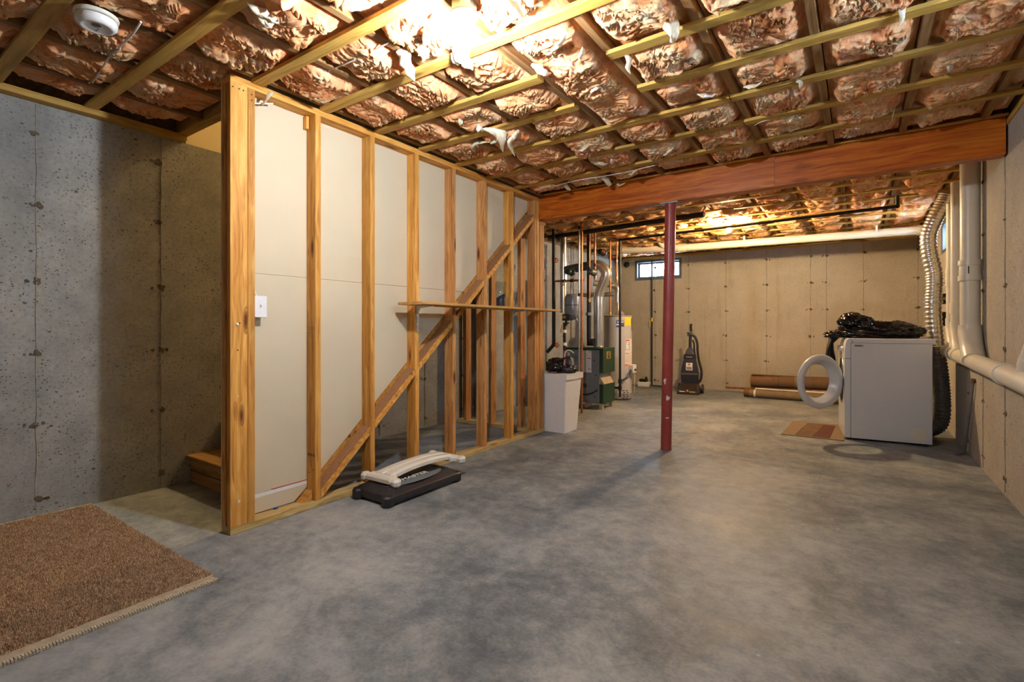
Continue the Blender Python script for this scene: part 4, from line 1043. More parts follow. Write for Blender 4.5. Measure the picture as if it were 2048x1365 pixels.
# =================================================================== RUBBISH BAG ON THE DRYER
def crumple(mb, c, rad, seed, amp=0.35, n=36, m=24, floor=None, fx=2.2):
    th = np.linspace(0, 2*np.pi, n, endpoint=False); ph = np.linspace(0.03, math.pi-0.03, m)
    TH, PH = np.meshgrid(th, ph); X = np.sin(PH)*np.cos(TH); Y = np.sin(PH)*np.sin(TH); Z = np.cos(PH)
    nz = np.abs(fbm(X*fx+Z*1.7+seed, Y*fx-Z*1.3, seed, 3)); nz2 = np.abs(fbm(X*5+Z*4, Y*5-Z*3, seed+5, 2))
    r = 1 + amp*(0.45-nz) + amp*0.4*(0.4-nz2)
    P = np.stack([c[0]+rad[0]*X*r, c[1]+rad[1]*Y*r, c[2]+rad[2]*Z*r], -1)
    if floor is not None: P[...,2] = np.maximum(P[...,2], floor+0.002*np.abs(nz2))
    rings = [[tuple(p) for p in row] for row in P]
    mb.ring_tube(rings, True, True)
bag = thing('rubbish_bag', 'crumpled shiny black plastic bag heaped on the white dryer', 'bag', (da.x, da.y, DH+0.001), ang)
mb = MB(); crumple(mb, (0.30,0.34,0.058), (0.30,0.17,0.088), 3, 0.55, 60, 34, 0.001); crumple(mb, (0.44,0.34,0.06), (0.16,0.14,0.088), 9, 0.5, 44, 26, 0.001); mb.build('bag_body', M['black_glossy'], bag)
mb = MB(); crumple(mb, (0.085,0.33,0.155), (0.105,0.12,0.085), 21, 0.45, 50, 30); crumple(mb, (0.17,0.33,0.12), (0.10,0.11,0.085), 27, 0.5, 44, 26); mb.build('bag_knot', M['black_glossy'], bag)
mb = MB(); crumple(mb, (0.0,0.36,0.025), (0.13,0.12,0.045), 31, 0.6, 44, 24, 0.001); mb.build('bag_fold', M['black_glossy'], bag)
mb = MB()
rings = []
for i, (x, y, z, hx, hy) in enumerate(((0.02,0.42,0.035,0.05,0.10),(-0.05,0.42,0.022,0.045,0.12),(-0.085,0.42,-0.05,0.02,0.12),(-0.095,0.42,-0.12,0.035,0.10),(-0.085,0.42,-0.20,0.045,0.09),(-0.060,0.42,-0.27,0.020,0.06),(-0.05,0.42,-0.29,0.008,0.03))):
    ring = []
    for k in range(20):
        a = 2*math.pi*k/20; q = 1+0.35*float(fbm(np.array([math.cos(a)*1.5+i*0.4]), np.array([math.sin(a)*1.5]), 41, 2)[0])
        ring.append((x+hx*math.cos(a)*q, y+hy*math.sin(a)*q, z+0.01*math.sin(a*3)))
    rings.append(ring)
rings = [[tuple(v) for v in r] for r in rings]
mb.ring_tube(rings).build('bag_drape', M['black_glossy'], bag)

# =================================================================== DRYER DUCT
fp = [onX(1893,392,0.66), onX(1884,412,0.655), onX(1869,440,0.64), onX(1857,470,0.63), onX(1859,505,0.63), onX(1868,550,0.63), onX(1866,610,0.63), onX(1868,655,0.63), onX(1872,700,0.64)]
fp = [Vector((0.63+0.02*math.sin(i), 6.25+0.0*i, p.z)) if False else p for i, p in enumerate(fp)]
# keep the hose at one distance along the wall
def hose_pt(u, z, x):
    d = ray(u, 0); t = x/d[0]; return Vector((x, t*d[1], z))
YH = 6.30
def hose_y(u, v): return onY(u, v, YH)
hp = [hose_y(1896,390), hose_y(1884,412), hose_y(1868,442), hose_y(1857,472), hose_y(1859,508), hose_y(1868,552), hose_y(1866,610), hose_y(1868,655), hose_y(1873,700), hose_y(1881,760), hose_y(1884,815), hose_y(1880,846), hose_y(1866,858), hose_y(1846,862)]
hp[0].x = min(hp[0].x, 0.70)
cen = catmull(hp, 14); pts = [cen[0]]
ds = 0.0085; acc = 0
dense = []
for a_, b_ in zip(cen[:-1], cen[1:]):
    L = (b_-a_).length; k = max(1, int(L/ds))
    for j in range(k): dense.append(a_+(b_-a_)*(j/k))
rad = [0.066+0.0055*math.sin(i*math.pi/1.5+0.3) for i in range(len(dense))]
duct = thing('dryer_duct', 'silver corrugated aluminium dryer duct snaking up to the window', 'duct', tuple(dense[-1]))
half = next(i for i, p_ in enumerate(dense) if p_.z < 0.88)
MB().tube(dense[:half], rad[:half], 24).build('upper_hose', M['flex'], duct, True)
MB().tube(dense[half:], rad[half:], 24).build('lower_hose', M['steel'], duct, True, label='lower length of dryer hose, its shade put into darker metal')  # same silver duct; the shade behind the dryer is put into a darker metal
i0 = next(i for i, p_ in enumerate(dense) if p_.z < 1.33)
MB().tube(dense[i0:i0+3], 0.075, 24).build('clamp', M['galv'], duct, True)

# =================================================================== PVC DRAIN STACK ON THE RIGHT WALL
def fit(mb, p0, p1, r): mb.cyl(p0, p1, r, n=28)
XP = XR-0.072
hz = lambda y: 0.790 + (y-3.64)*0.022
dp = thing('drain_pipe', 'fat white drain pipe running low along the pale concrete wall', 'pipe', (XP, 4.8, hz(4.8)))
MB().tube([(XP, YN+0.1, hz(YN)), (XP, 6.19, hz(6.19))], 0.057, 32).build('pipe_run', M['pvc'], dp, True)
for y in (3.98, 5.55, 5.86, 6.15): MB().tube([(XP,y-0.03,hz(y-0.03)),(XP,y+0.03,hz(y+0.03))], 0.0635, 32).build('coupling', M['pvc'], dp, True)
def riser(label, y, r, ztop, wyz, hubs, top_y=None):
    t = thing('drain_riser', label, 'pipe', (XP, y, hz(y)+0.07))
    z0 = hz(y-0.12)+0.02
    el = catmull([(XP, y-0.16, hz(y-0.16)+0.01), (XP, y-0.07, hz(y)+0.09), (XP, y-0.01, hz(y)+0.20), (XP, y, hz(y)+0.26)], 8)
    MB().tube(el, r*1.16, 28).build('sweep', M['pvc'], t, True)
    MB().cyl((XP,y,hz(y)+0.24),(XP,y,ztop), r, n=32).build('pipe_run', M['pvc'], t, True)
    for za, zb in hubs: MB().cyl((XP,y,za),(XP,y,zb), r*1.18, n=32).build('coupling', M['pvc'], t, True)
    return t
t = riser('fattest white vertical drain pipe with a side branch', 5.08, 0.0595, 2.34, None, [(1.00,1.055),(1.42,1.46),(1.535,1.575)])
MB().cyl((XP,5.08,1.455),(XP,5.08,1.54),0.064,n=32).build('tee_body', M['pvc'], t, True)
MB().tube([(XP,5.08,1.50),(XP,5.19,1.50)],0.036,24).build('branch', M['pvc'], t, True); MB().tube([(XP,5.165,1.50),(XP,5.205,1.50)],0.046,24).build('branch_hub', M['pvc'], t, True)
mb = MB(); mb.box((XP-0.020,5.08-0.0640,1.47),(XP-0.013,5.08-0.058,1.525)); mb.build('printed_mark', M['dark_print'], t, True)
t = riser('middle slim white vertical drain pipe', 5.78, 0.033, 2.33, None, [(1.08,1.115),(1.19,1.28),(0.985,1.02)])
t = riser('farthest slim white vertical drain pipe with a small side branch', 6.06, 0.031, 2.20, None, [(1.10,1.15),(1.44,1.49),(1.56,1.60)])
MB().tube([(XP,6.06,1.525),(XP,6.20,1.525)],0.024,20).build('branch', M['pvc'], t, True); MB().cyl((XP,6.06,1.48),(XP,6.06,1.57),0.035,n=24).build('tee_body', M['pvc'], t, True)
t = thing('vent_pipe', 'slanting white branch pipe joining the low drain at the frame edge', 'pipe', (XP, 3.62, 0.86))
MB().tube([(XP,3.60,hz(3.6)+0.045),(XP+0.012,3.45,1.02),(XP+0.02,3.35,1.16)],0.030,24).build('pipe_run', M['pvc'], t, True)
MB().tube([(XP+0.003,3.565,hz(3.6)+0.083),(XP+0.006,3.53,hz(3.6)+0.125)],0.035,24).build('coupling', M['pvc'], t, True)
# electrical bits on the wall behind the duct
bb = thing('wiring_board', 'orange timber board on the wall carrying two black boxes', 'board', (XR-0.012, 6.55, 1.2))
board('backboard', (XR-0.010, 6.52, 0.85), (XR-0.010, 6.52, 1.86), (0,1,0), 0.16, 0.018, M['stud'], bb)
MB().box((XR-0.085,6.47,1.30),(XR-0.0195,6.66,1.40),0.004).build('control_box', M['black_plastic'], bb, True); MB().box((XR-0.08,6.466,1.335),(XR-0.05,6.4705,1.365)).build('dial', M['steel'], bb, True)
MB().box((XR-0.085,6.50,1.08),(XR-0.0195,6.62,1.22),0.004).build('control_box', M['black_plastic'], bb, True)
cable('orange cable hanging behind the drain pipes', [(XR-0.03,6.46,1.70),(XR-0.05,6.45,1.62),(XR-0.045,6.48,1.52),(XR-0.05,6.52,1.401)], 0.006, M['cable_orange'])
cable('black wire tie holding the silver duct to the wall', [(0.60,6.19,1.47),(0.66,6.10,1.48),(0.70,6.095,1.485)], 0.003, M['cable_black'])
cable('dark cable looping down beside the small right window', [(XR-0.02,6.40,2.32),(XR-0.02,6.48,2.27),(XR-0.02,6.50,2.18),(XR-0.02,6.47,2.0),(XR-0.02,6.45,1.88)], 0.008, M['cable_black'])

# =================================================================== PRY BAR
pa, pb_ = onX(1947, 759, XR-0.014), onZ(1928, 908, 0.012)
pbar = thing('pry_bar', 'long bent steel pry bar leaning on the pale concrete wall', 'pry bar', tuple(pb_))
d_ = (pa-pb_)
MB().tube(catmull([pa, pb_+d_*0.5, pb_+d_*0.08, pb_+Vector((-0.012,-0.01,0.012)), pb_+Vector((-0.045,-0.05,0.004)), pb_+Vector((-0.05,-0.075,-0.004))], 8), [0.011]*33+[0.014]*8, 8).build('shaft', M['steel'], pbar, True)
MB().cyl(pa-d_.normalized()*0.03, pa, 0.015, n=10).build('end_collar', M['rust'], pbar, True)

# =================================================================== PANEL ON THE FLOOR, CARDBOARD TUBES
c0, c1, c2, c3 = onZ(1562,870), onZ(1585,845), onZ(1692,852), onZ(1688,883)
fm = thing('floor_board', 'flat buff board with dark red-brown patches lying before dryer', 'board', tuple((c0+c2)/2))
def quad_panel(mb, P, z0, z1): mb.prism([(p.x,p.y) for p in P], 'z', z0, z1)
mb = MB(); quad_panel(mb, [c0,c3,c2,c1], 0.0006, 0.008); mb.build('sheet', M['cardboard_pale'], fm, True)
def lerp2(s, t): return (c0*(1-s)+c3*s)*(1-t)+(c1*(1-s)+c2*s)*t
mb = MB(); quad_panel(mb, [lerp2(.22,.03),lerp2(.79,.03),lerp2(.82,.9),lerp2(.30,.95)], 0.008, 0.0088); mb.build('olive_patch', plain('olive_stain', (0.13,0.075,0.035), 0.8, var=0.35, scale=7), fm, True)
mb = MB(); quad_panel(mb, [lerp2(.50,.04),lerp2(.78,.04),lerp2(.815,.86),lerp2(.60,.88),lerp2(.56,.5)], 0.0088, 0.0096); mb.build('red_patch', plain('dark_red_stain', (0.075,0.018,0.012), 0.8, var=0.35, scale=9), fm, True)
mb = MB(); quad_panel(mb, [lerp2(.22,.03),lerp2(.235,.03),lerp2(.315,.95),lerp2(.30,.95)], 0.0088, 0.0098); mb.build('dark_line', M['dark_print'], fm, True)

def roll(name, label, a, b, r, mat, hollow=True, n=28, cat='tube', bands=()):
    t = thing(name, label, cat, tuple(a)); a, b = Vector(a), Vector(b); d = (b-a).normalized()
    MB().tube([a, b], r, n, cap=not hollow).build('wall', mat, t, True)
    if hollow:
        mb = MB(); mb.tube([b, a], r*0.9, n, cap=False); 
        for p_ in (a, b):
            u = d.orthogonal().normalized(); w_ = d.cross(u)
            o = [p_+(u*math.cos(2*math.pi*k/n)+w_*math.sin(2*math.pi*k/n))*r for k in range(n)]; i_ = [p_+(u*math.cos(2*math.pi*k/n)+w_*math.sin(2*math.pi*k/n))*r*0.9 for k in range(n)]
            mb.add([tuple(q) for q in o+i_], [(k,(k+1)%n,(k+1)%n+n,k+n) for k in range(n)])
        mb.build('lining', M['cardboard'], t, True)
    for f0, f1, m_ in bands: MB().tube([a+(b-a)*f0, a+(b-a)*f1], r*1.025, n).build('band', m_, t, True)
    return t
roll('cardboard_roll', 'thick rolled brown cardboard lying on the tubes by far wall', (-1.39,8.66,0.215), (-0.22,8.62,0.245), 0.098, M['cardboard'], bands=((0.33,0.342,M['dark_print']),(0.52,0.56,M['cardboard_pale'])))
MB().box((-1.38,8.60,0.318),(-0.55,8.68,0.328)).build('loose_flap', M['cardboard'], bpy.data.objects['cardboard_roll'], True)
roll('cardboard_tube', 'long buff cardboard tube with pale band at floor level', (-1.44,8.36,0.062), (-0.12,8.30,0.062), 0.060, M['cardboard_pale'], bands=((0.0,0.06,M['cardboard']),(0.105,0.125,M['pvc'])))
roll('cardboard_tube', 'dark-ended brown cardboard tube lowest beside the dryer front', (-1.0,8.50,0.056), (-0.02,8.47,0.056), 0.054, M['cardboard'], bands=((0.93,1.0,M['dark_print']),))
roll('copper_tube', 'bright copper pipe lying along the foot of far wall', (-1.80,8.80,0.075), (-0.35,8.51,0.128), 0.017, M['copper'], True, 16, 'pipe')
roll('plastic_pipe', 'slim cream plastic pipe lying on the cardboard tubes', (-1.29,8.37,0.134), (-0.30,8.33,0.134), 0.0115, M['pvc'], True, 16, 'pipe')

# =================================================================== CARPET CLEANER
vb = onZ(1375, 789)
vc = thing('carpet_cleaner', 'upright black carpet cleaner with a hose by the far wall', 'carpet cleaner', (vb.x, vb.y+0.12, 0), 0.10, )
BK, NV = M['black_plastic'], plain('navy_black_plastic', (0.012,0.014,0.028), 0.3, var=0.2)
def lofty(secs, mat, name, bevel=0.008, par=None):
    rings = [[(-hx,y0,z),(hx,y0,z),(hx,y1,z),(-hx,y1,z)] for z, hx, y0, y1 in secs]
    return MB().ring_tube(rings, True, False).build(name, mat, par or vc, bevel=bevel)
ft = lofty([(0.002,0.165,-0.20,0.16),(0.05,0.165,-0.20,0.16),(0.085,0.150,-0.15,0.16),(0.165,0.115,-0.03,0.15)], plain('brown_black_plastic', (0.030,0.022,0.018), 0.4, var=0.2), 'foot_nozzle', 0.012)
MB().box((-0.12,-0.205,0.045),(-0.035,-0.199,0.055)).build('print_strip', M['white_print'], ft); MB().box((0.03,-0.205,0.042),(0.115,-0.199,0.056)).build('print_strip', M['green_print'], ft); MB().cyl((0.0,-0.198,0.066),(0.0,-0.206,0.066),0.017,n=20).build('logo_dot', M['orange_print'], ft)
for x in (-0.19, 0.17): MB().cyl((x,0.10,0.075),(x+0.028,0.10,0.075),0.073,n=28).build('wheel', BK, vc)
lofty([(0.166,0.125,-0.03,0.15),(0.30,0.132,-0.035,0.14)], NV, 'lower_tank', 0.012)
lofty([(0.302,0.134,-0.04,0.14),(0.335,0.132,-0.045,0.13)], plain('grey_brown_trim', (0.10,0.085,0.075), 0.4), 'trim_band', 0.006)
ut = lofty([(0.337,0.130,-0.045,0.13),(0.44,0.112,-0.035,0.12),(0.555,0.088,-0.02,0.11)], NV, 'upper_tank', 0.014)
lb = MB().add([(-0.050,-0.046,0.375),(0.050,-0.046,0.375),(0.050,-0.0315,0.495),(-0.050,-0.0315,0.495)], [(0,1,2,3)]).build('label_plate', M['paper_label'], ut)
mb = MB(); mb.lathe([(0.001,0.0),(0.022,0.0),(0.022,0.002),(0.001,0.002)], (0.0,-0.036,0.468), 20, Matrix.Rotation(math.radians(97), 4, 'X')); mb.build('label_disc', M['orange_print'], lb)
mb = MB(); [mb.add([(-0.04,-0.0475+0.0001*k,0.385+0.017*k),(0.04,-0.0475+0.0001*k,0.385+0.017*k),(0.04,-0.0455+0.0001*k,0.395+0.017*k),(-0.04,-0.0455+0.0001*k,0.395+0.017*k)], [(0,1,2,3)]) for k in range(3)]; mb.build('label_print', M['cardboard'], lb)
lofty([(0.557,0.095,-0.03,0.11),(0.63,0.085,-0.025,0.10)], plain('dark_brown_trim', (0.028,0.018,0.015), 0.25), 'latch_cover', 0.012)
MB().box((-0.05,-0.036,0.585),(0.045,-0.030,0.592)).build('latch_line', M['paper_label'], vc)
lofty([(0.632,0.070,-0.015,0.09),(0.70,0.050,0.0,0.085),(0.745,0.022,0.02,0.07)], plain('blue_grey_plastic', (0.05,0.06,0.085), 0.3), 'neck', 0.012)
MB().tube(catmull([(0,0.045,0.74),(0.0,0.055,0.86),(0.006,0.06,0.96)], 6), [0.022]*13, 14).build('handle_stem', NV, vc)
MB().tube(catmull([(0.006,0.06,0.955),(0.012,0.06,1.01),(0.010,0.045,1.07),(0.018,0.03,1.12)], 6), 0.020, 14).build('handle_grip', BK, vc)
MB().lathe([(0.001,-0.03),(0.026,-0.03),(0.026,0.03),(0.001,0.03)], (0.012,0.058,0.975), 16).build('handle_collar', plain('mid_grey_plastic', (0.11,0.115,0.13), 0.35), vc)
MB().tube(catmull([(-0.012,0.06,0.965),(-0.035,0.06,0.972),(-0.045,0.06,0.96)],5), 0.013, 10).build('cord_hook', BK, vc)
MB().tube(catmull([(0.03,0.075,0.94),(0.075,0.08,0.90),(0.105,0.08,0.80),(0.11,0.085,0.68),(0.13,0.09,0.52),(0.165,0.09,0.38),(0.165,0.09,0.26),(0.14,0.09,0.19),(0.11,0.09,0.17)], 10), [0.019+0.0016*math.sin(i*2.1) for i in range(81)], 14).build('hose', BK, vc)
MB().tube(catmull([(0.03,0.075,0.86),(0.055,0.08,0.80),(0.06,0.08,0.70),(0.075,0.085,0.58)], 8), 0.013, 10).build('hose', BK, vc)

# =================================================================== WHITE BIN AND WHAT IS ON IT
bx0, bx1, by0, by1 = -2.735, -2.425, 4.425, 4.70
bn = thing('waste_bin', 'tall white plastic swing bin at the end of the stud wall', 'bin', ((bx0+bx1)/2, (by0+by1)/2, 0))
def frus(z0, z1, e0, e1, dy0=0.0, dy1=0.0):
    rings = []
    for z, e, dy in ((z0,e0,dy0),(z1,e1,dy1)): rings.append([(bx0-e,by0-e*0.3,z),(bx1+e,by0-e*0.3,z),(bx1+e,by1+e+dy,z),(bx0-e,by1+e+dy,z)])
    return MB().ring_tube(rings, True, False)
frus(0.0006, 0.535, 0.0, 0.018, 0.0, 0.05).build('body', M['white_plastic'], bn, True, bevel=0.008)
frus(0.5355, 0.594, 0.030, 0.032, 0.055, 0.057).build('lid', M['white_plastic'], bn, True, bevel=0.008)
hp_ = thing('machine_parts', 'heap of black and grey machine parts on white bin lid', 'machine parts', (-2.56, 4.57, 0.5945))
mb = MB(); crumple(mb, (-2.60,4.56,0.66), (0.09,0.10,0.075), 61, 0.5, 30, 20, 0.5955); mb.build('black_housing', M['black_glossy'], hp_, True)
mb = MB(); crumple(mb, (-2.50,4.62,0.635), (0.10,0.09,0.05), 66, 0.4, 30, 20, 0.5955); mb.build('grey_shroud', M['black_plastic'], hp_, True)
MB().prism([(-2.55,0.64),(-2.49,0.64),(-2.485,0.80),(-2.545,0.82)], 'y', 4.62, 4.66).build('grey_cover', M['boiler_grey'], hp_, True, bevel=0.006)
MB().prism([(-2.47,0.60),(-2.42,0.60),(-2.44,0.74),(-2.475,0.76)], 'y', 4.60, 4.66).build('grey_cover', M['boiler_grey'], hp_, True, bevel=0.006)
MB().tube([(-2.60,4.50,0.715),(-2.43,4.56,0.765)], 0.011, 10).build('lever', M['iron'], hp_, True)
MB().tube(catmull([(-2.51,4.56,0.60),(-2.50,4.56,0.70),(-2.495,4.57,0.80),(-2.47,4.58,0.83),(-2.44,4.60,0.82),(-2.42,4.62,0.80)], 6), 0.006, 8).build('grey_lead', M['cable'], hp_, True)
MB().tube(catmull([(-2.485,4.55,0.60),(-2.48,4.55,0.70),(-2.475,4.56,0.80)], 6), 0.008, 8).build('red_rod', M['red_handle'], hp_, True)
MB().box((-2.60,4.455,0.596),(-2.54,4.475,0.612)).build('pale_tag', M['cardboard_pale'], hp_, True)

# =================================================================== BOILER
bc = onZ(1206, 821)
bo = thing('boiler', 'grey gas boiler with dark green front panels', 'boiler', (bc.x, bc.y, 0))
BXa, BYa, BH = -0.56, 0.37, 0.798      # extends to -x and +y from the near right corner
MB().box((BXa,0.004,0.078),(-0.052,BYa,BH-0.004)).build('jacket', M['boiler_grey'], bo, bevel=0.003)
MB().box((BXa,-0.004,BH-0.030),(0.003,BYa+0.004,BH)).build('top_trim', M['boiler_green'], bo, bevel=0.003)
up2 = MB().box((-0.050,-0.003,0.475),(0.003,BYa,BH-0.0305)).build('upper_door', M['boiler_green'], bo, bevel=0.003)
MB().box((-0.050,-0.003,0.080),(0.003,BYa,0.330)).build('lower_door', M['boiler_green'], bo, bevel=0.003)
MB().box((-0.0515,0.02,0.332),(-0.046,BYa-0.02,0.473)).build('burner_plate', M['tank_blue'], bo)
MB().prism([(-0.046,0.3305),(0.0,0.3305),(-0.046,0.41)], 'y', 0.03, BYa-0.03).build('burner_ledge', M['tan'], bo)
e_ = MB().box((0.003,0.10,0.655),(0.0048,0.235,0.752)).build('emblem_plate', M['brass'], up2)
mb = MB(); mb.lathe([(0.012,0.0),(0.028,0.0),(0.028,0.001),(0.012,0.001)], (0.0048,0.168,0.702), 20, Matrix.Rotation(math.pi/2, 4, 'Y') @ Matrix.Diagonal((1.4,1,1,1)), cap=False); mb.build('emblem', M['dark_print'], e_)
lab = MB().box((-0.285,0.0015,0.475),(-0.165,0.0045,0.760)).build('instruction_label', M['paper_label'], bo)
mb = MB()
for z, x0 in ((0.742,-0.205),(0.655,-0.225),(0.515,-0.215)): mb.box((x0,0.0005,z),(-0.172,0.002,z+0.009))
mb.build('red_headings', M['red_print'], lab)
mb = MB(); r5 = random.Random(4)
for k in range(20): mb.box((-0.262 if k%3 else -0.28,0.0007,0.49+k*0.0125),(-0.172-r5.uniform(0,0.02),0.002,0.4925+k*0.0125))
mb.build('small_print', M['heater_grey'], lab)
for x, z, r in ((-0.125,0.635,0.012),(-0.10,0.445,0.011),(-0.12,0.165,0.010),(-0.215,0.085,0.006),(-0.26,0.30,0.030)): MB().cyl((x,0.0045,z),(x,0.0015,z),r,n=20).build('knockout', M['dark_print'], bo)
MB().tube(catmull([(-0.30,0.0,0.185),(-0.22,-0.012,0.185),(-0.14,-0.015,0.215),(-0.075,-0.004,0.255)],6),0.008,8).build('conduit', M['iron'], bo)
for x, y in ((-0.035,0.03),(-0.035,BYa-0.03),(BXa+0.04,0.03),(BXa+0.04,BYa-0.03)): MB().box((x-0.022,y-0.022,0.0006),(x+0.022,y+0.022,0.078)).build('leg', M['tan'], bo)
MB().tube([(-0.22,-0.03,0.045),(-0.22,0.06,0.045)],0.035,20).build('drain_cap', M['tan'], bo)
# flue rising from the boiler top, elbowing across to the chimney duct
YF = bc.y+0.20
f0 = onY(1197, 692, YF); 
fl_ = thing('flue_pipe', 'silver stovepipe flue elbowing up from the boiler top', 'flue', (f0.x, YF, BH))
pth = [Vector((f0.x,YF,BH+0.001)), onY(1197,640,YF), onY(1197,596,YF), onY(1201,580,YF), onY(1212,552,YF), onY(1210,540,YF), onY(1200,531,YF), onY(1185,530,YF)]
MB().tube([pth[0],pth[1],pth[2]],0.066,28).build('lower_pipe', M['galv'], fl_, True)
MB().tube(catmull(pth[2:],7),0.066,28).build('elbow', M['flex'], fl_, True)
MB().tube([pth[2]+Vector((0,0,-0.02)),pth[2]+Vector((0,0,0.012))],0.070,28).build('seam_ring', M['galv'], fl_, True)
hd = MB().tube([onY(1187,530,YF),onY(1160,535,YF),onY(1131,541,YF)],0.058,24).build('cross_pipe', M['flue_dark'], fl_, True)
q_ = onY(1127,541,YF)
MB().tube([(q_.x,YF,1.27),(q_.x,YF,2.36)],0.046,24).build('chimney_duct', M['galv'], fl_, True)
MB().lathe([(0.001,0.0),(0.068,0.0),(0.068,0.02),(0.001,0.02)],(f0.x,YF,BH+0.0005),24).build('collar', M['galv'], fl_, True)
MB().tube([(f0.x-0.10,YF-0.06,BH+0.07),(f0.x-0.03,YF-0.06,BH+0.07)],0.050,20).build('damper_motor', M['black_plastic'], fl_, True)

# =================================================================== WATER HEATER
wc = Vector((-2.965, 7.07, 0)); WR, WH_ = 0.205, 1.228
wh = thing('water_heater', 'tall grey cylindrical gas water heater with yellow label', 'water heater', tuple(wc))
MB().lathe([(0.001,0.012),(WR-0.006,0.012),(WR,0.02),(WR,0.09),(WR+0.002,0.095),(WR+0.002,0.105),(WR,0.11),(WR,WH_-0.02),(WR-0.004,WH_),(0.001,WH_+0.004)], n=56).build('tank', M['heater_grey'], wh)
MB().lathe([(0.001,0.0005),(WR-0.02,0.0005),(WR-0.02,0.012),(0.001,0.012)], n=40).build('base_ring', M['iron'], wh)
MB().lathe([(WR-0.004,WH_-0.004),(WR+0.003,WH_-0.002),(WR+0.003,WH_+0.010),(WR-0.006,WH_+0.012),(0.001,WH_+0.014)], n=56).build('top_cap', M['tan'], wh)
def wrap(name, a0, a1, z0, z1, mat, par, d=0.0012, n=8):
    v = []; R = WR+d
    for k in range(n+1):
        a = math.radians(a0+(a1-a0)*k/n); v += [(R*math.cos(a),R*math.sin(a),z0),(R*math.cos(a),R*math.sin(a),z1)]
    return MB().add(v, [(2*k,2*k+2,2*k+3,2*k+1) for k in range(n)], True).build(name, mat, par)
tc = math.degrees(math.atan2(-wc.y, -wc.x))      # bearing of the viewer
def au(u):  # surface angle that shows at picture column u
    s_ = (u-1235.0)/27.5; return tc + math.degrees(math.asin(max(-0.99,min(0.99,s_))))
def zv(v): return CAMH-(v-HOR)/FPX*7.30
wrap('energy_label', au(1248), au(1260), zv(652), zv(636), M['yellow_print'], wh)
wrap('rating_plate', au(1261), au(1262.1), zv(662), zv(637), M['dark_print'], wh)
l1 = wrap('warning_label', au(1248.5), au(1262.1), zv(706), zv(678.5), M['pale_label'], wh)
wrap('warning_panel', au(1249.5), au(1257), zv(700.5), zv(680), M['dark_print'], l1, 0.0018); wrap('warning_panel', au(1250.2), au(1256.3), zv(699.8), zv(682.5), M['paper_label'], l1, 0.0022); wrap('warning_heading', au(1250.2), au(1256.3), zv(682.5), zv(680.3), M['red_print'], l1, 0.0023)
for vv_ in (685,688.5): wrap('warning_mark', au(1250.8)+(vv_-685)*2, au(1254.2)+(vv_-685)*2, zv(vv_+1), zv(vv_), M['dark_print'], l1, 0.0028)
l2 = wrap('operating_label', au(1248.5), au(1262.1), zv(732.5), zv(706.5), M['pale_label'], wh)
wrap('operating_heading', au(1249.5), au(1256), zv(708.5), zv(707.3), M['red_print'], l2, 0.0018); wrap('operating_foot', au(1248.5), au(1262.1), zv(732.5), zv(729), M['orange_print'], l2, 0.0017)
for k in range(6): wrap('print_line', au(1249.5), au(1259), zv(712+k*2.6), zv(711.2+k*2.6), M['heater_grey'], l2, 0.0018)
# round swoosh emblem
for k, (u0,u1,v0,v1,m_) in enumerate(((1232,1241,649,641,'blue_print'),(1239,1247,650,642,'blue_print'),(1233.5,1246,645.5,643.6,'white_print'),(1232.5,1240,651,648,'white_print'),(1241.5,1246.5,654,650,'dark_print'),(1232,1237,654.5,651,'blue_print'))):
    wrap('swoosh_emblem', au(u0), au(u1), zv(v0), zv(v1), M[m_], wh, 0.0014+k*0.0005)
for row in range(5):
    for col_i in range(2):
        u0 = 1243.5+col_i*6.8+(row%2)*1.6
        wrap('vent_slot', au(u0), au(u0+4.2), zv(783+row*3.8), zv(781.2+row*3.8), M['dark_print'], wh)
gv = MB().box((WR-0.02,-0.05,0.40),(WR+0.075,0.05,0.52)).build('gas_valve', M['white_plastic'], wh, bevel=0.008)
gv.matrix_local = Matrix.Rotation(math.radians(au(1259)), 4, 'Z') @ Matrix.Identity(4)
MB().cyl((WR+0.075,0.0,0.445),(WR+0.09,0.0,0.445),0.018,n=18).build('valve_knob', M['dark_print'], gv)
MB().tube(catmull([(WR+0.05,0.03,0.40),(WR+0.06,0.03,0.33),(WR+0.055,0.02,0.26),(WR+0.05,0.03,0.12),(WR+0.01,0.03,0.06)],6),0.004,8).build('pilot_tube', M['cable'], gv)
MB().lathe([(0.10,0.0),(0.085,0.03),(0.045,0.075),(0.042,0.22),(0.042,0.34)], (0.0,0.0,WH_+0.013), 24).build('draft_hood', M['galv'], wh)
MB().tube(catmull([(0.0,0.0,WH_+0.34),(-0.01,0.0,WH_+0.42),(-0.08,-0.03,WH_+0.47),(-0.30,-0.20,WH_+0.50)],6),0.042,20).build('vent_elbow', M['galv'], wh)

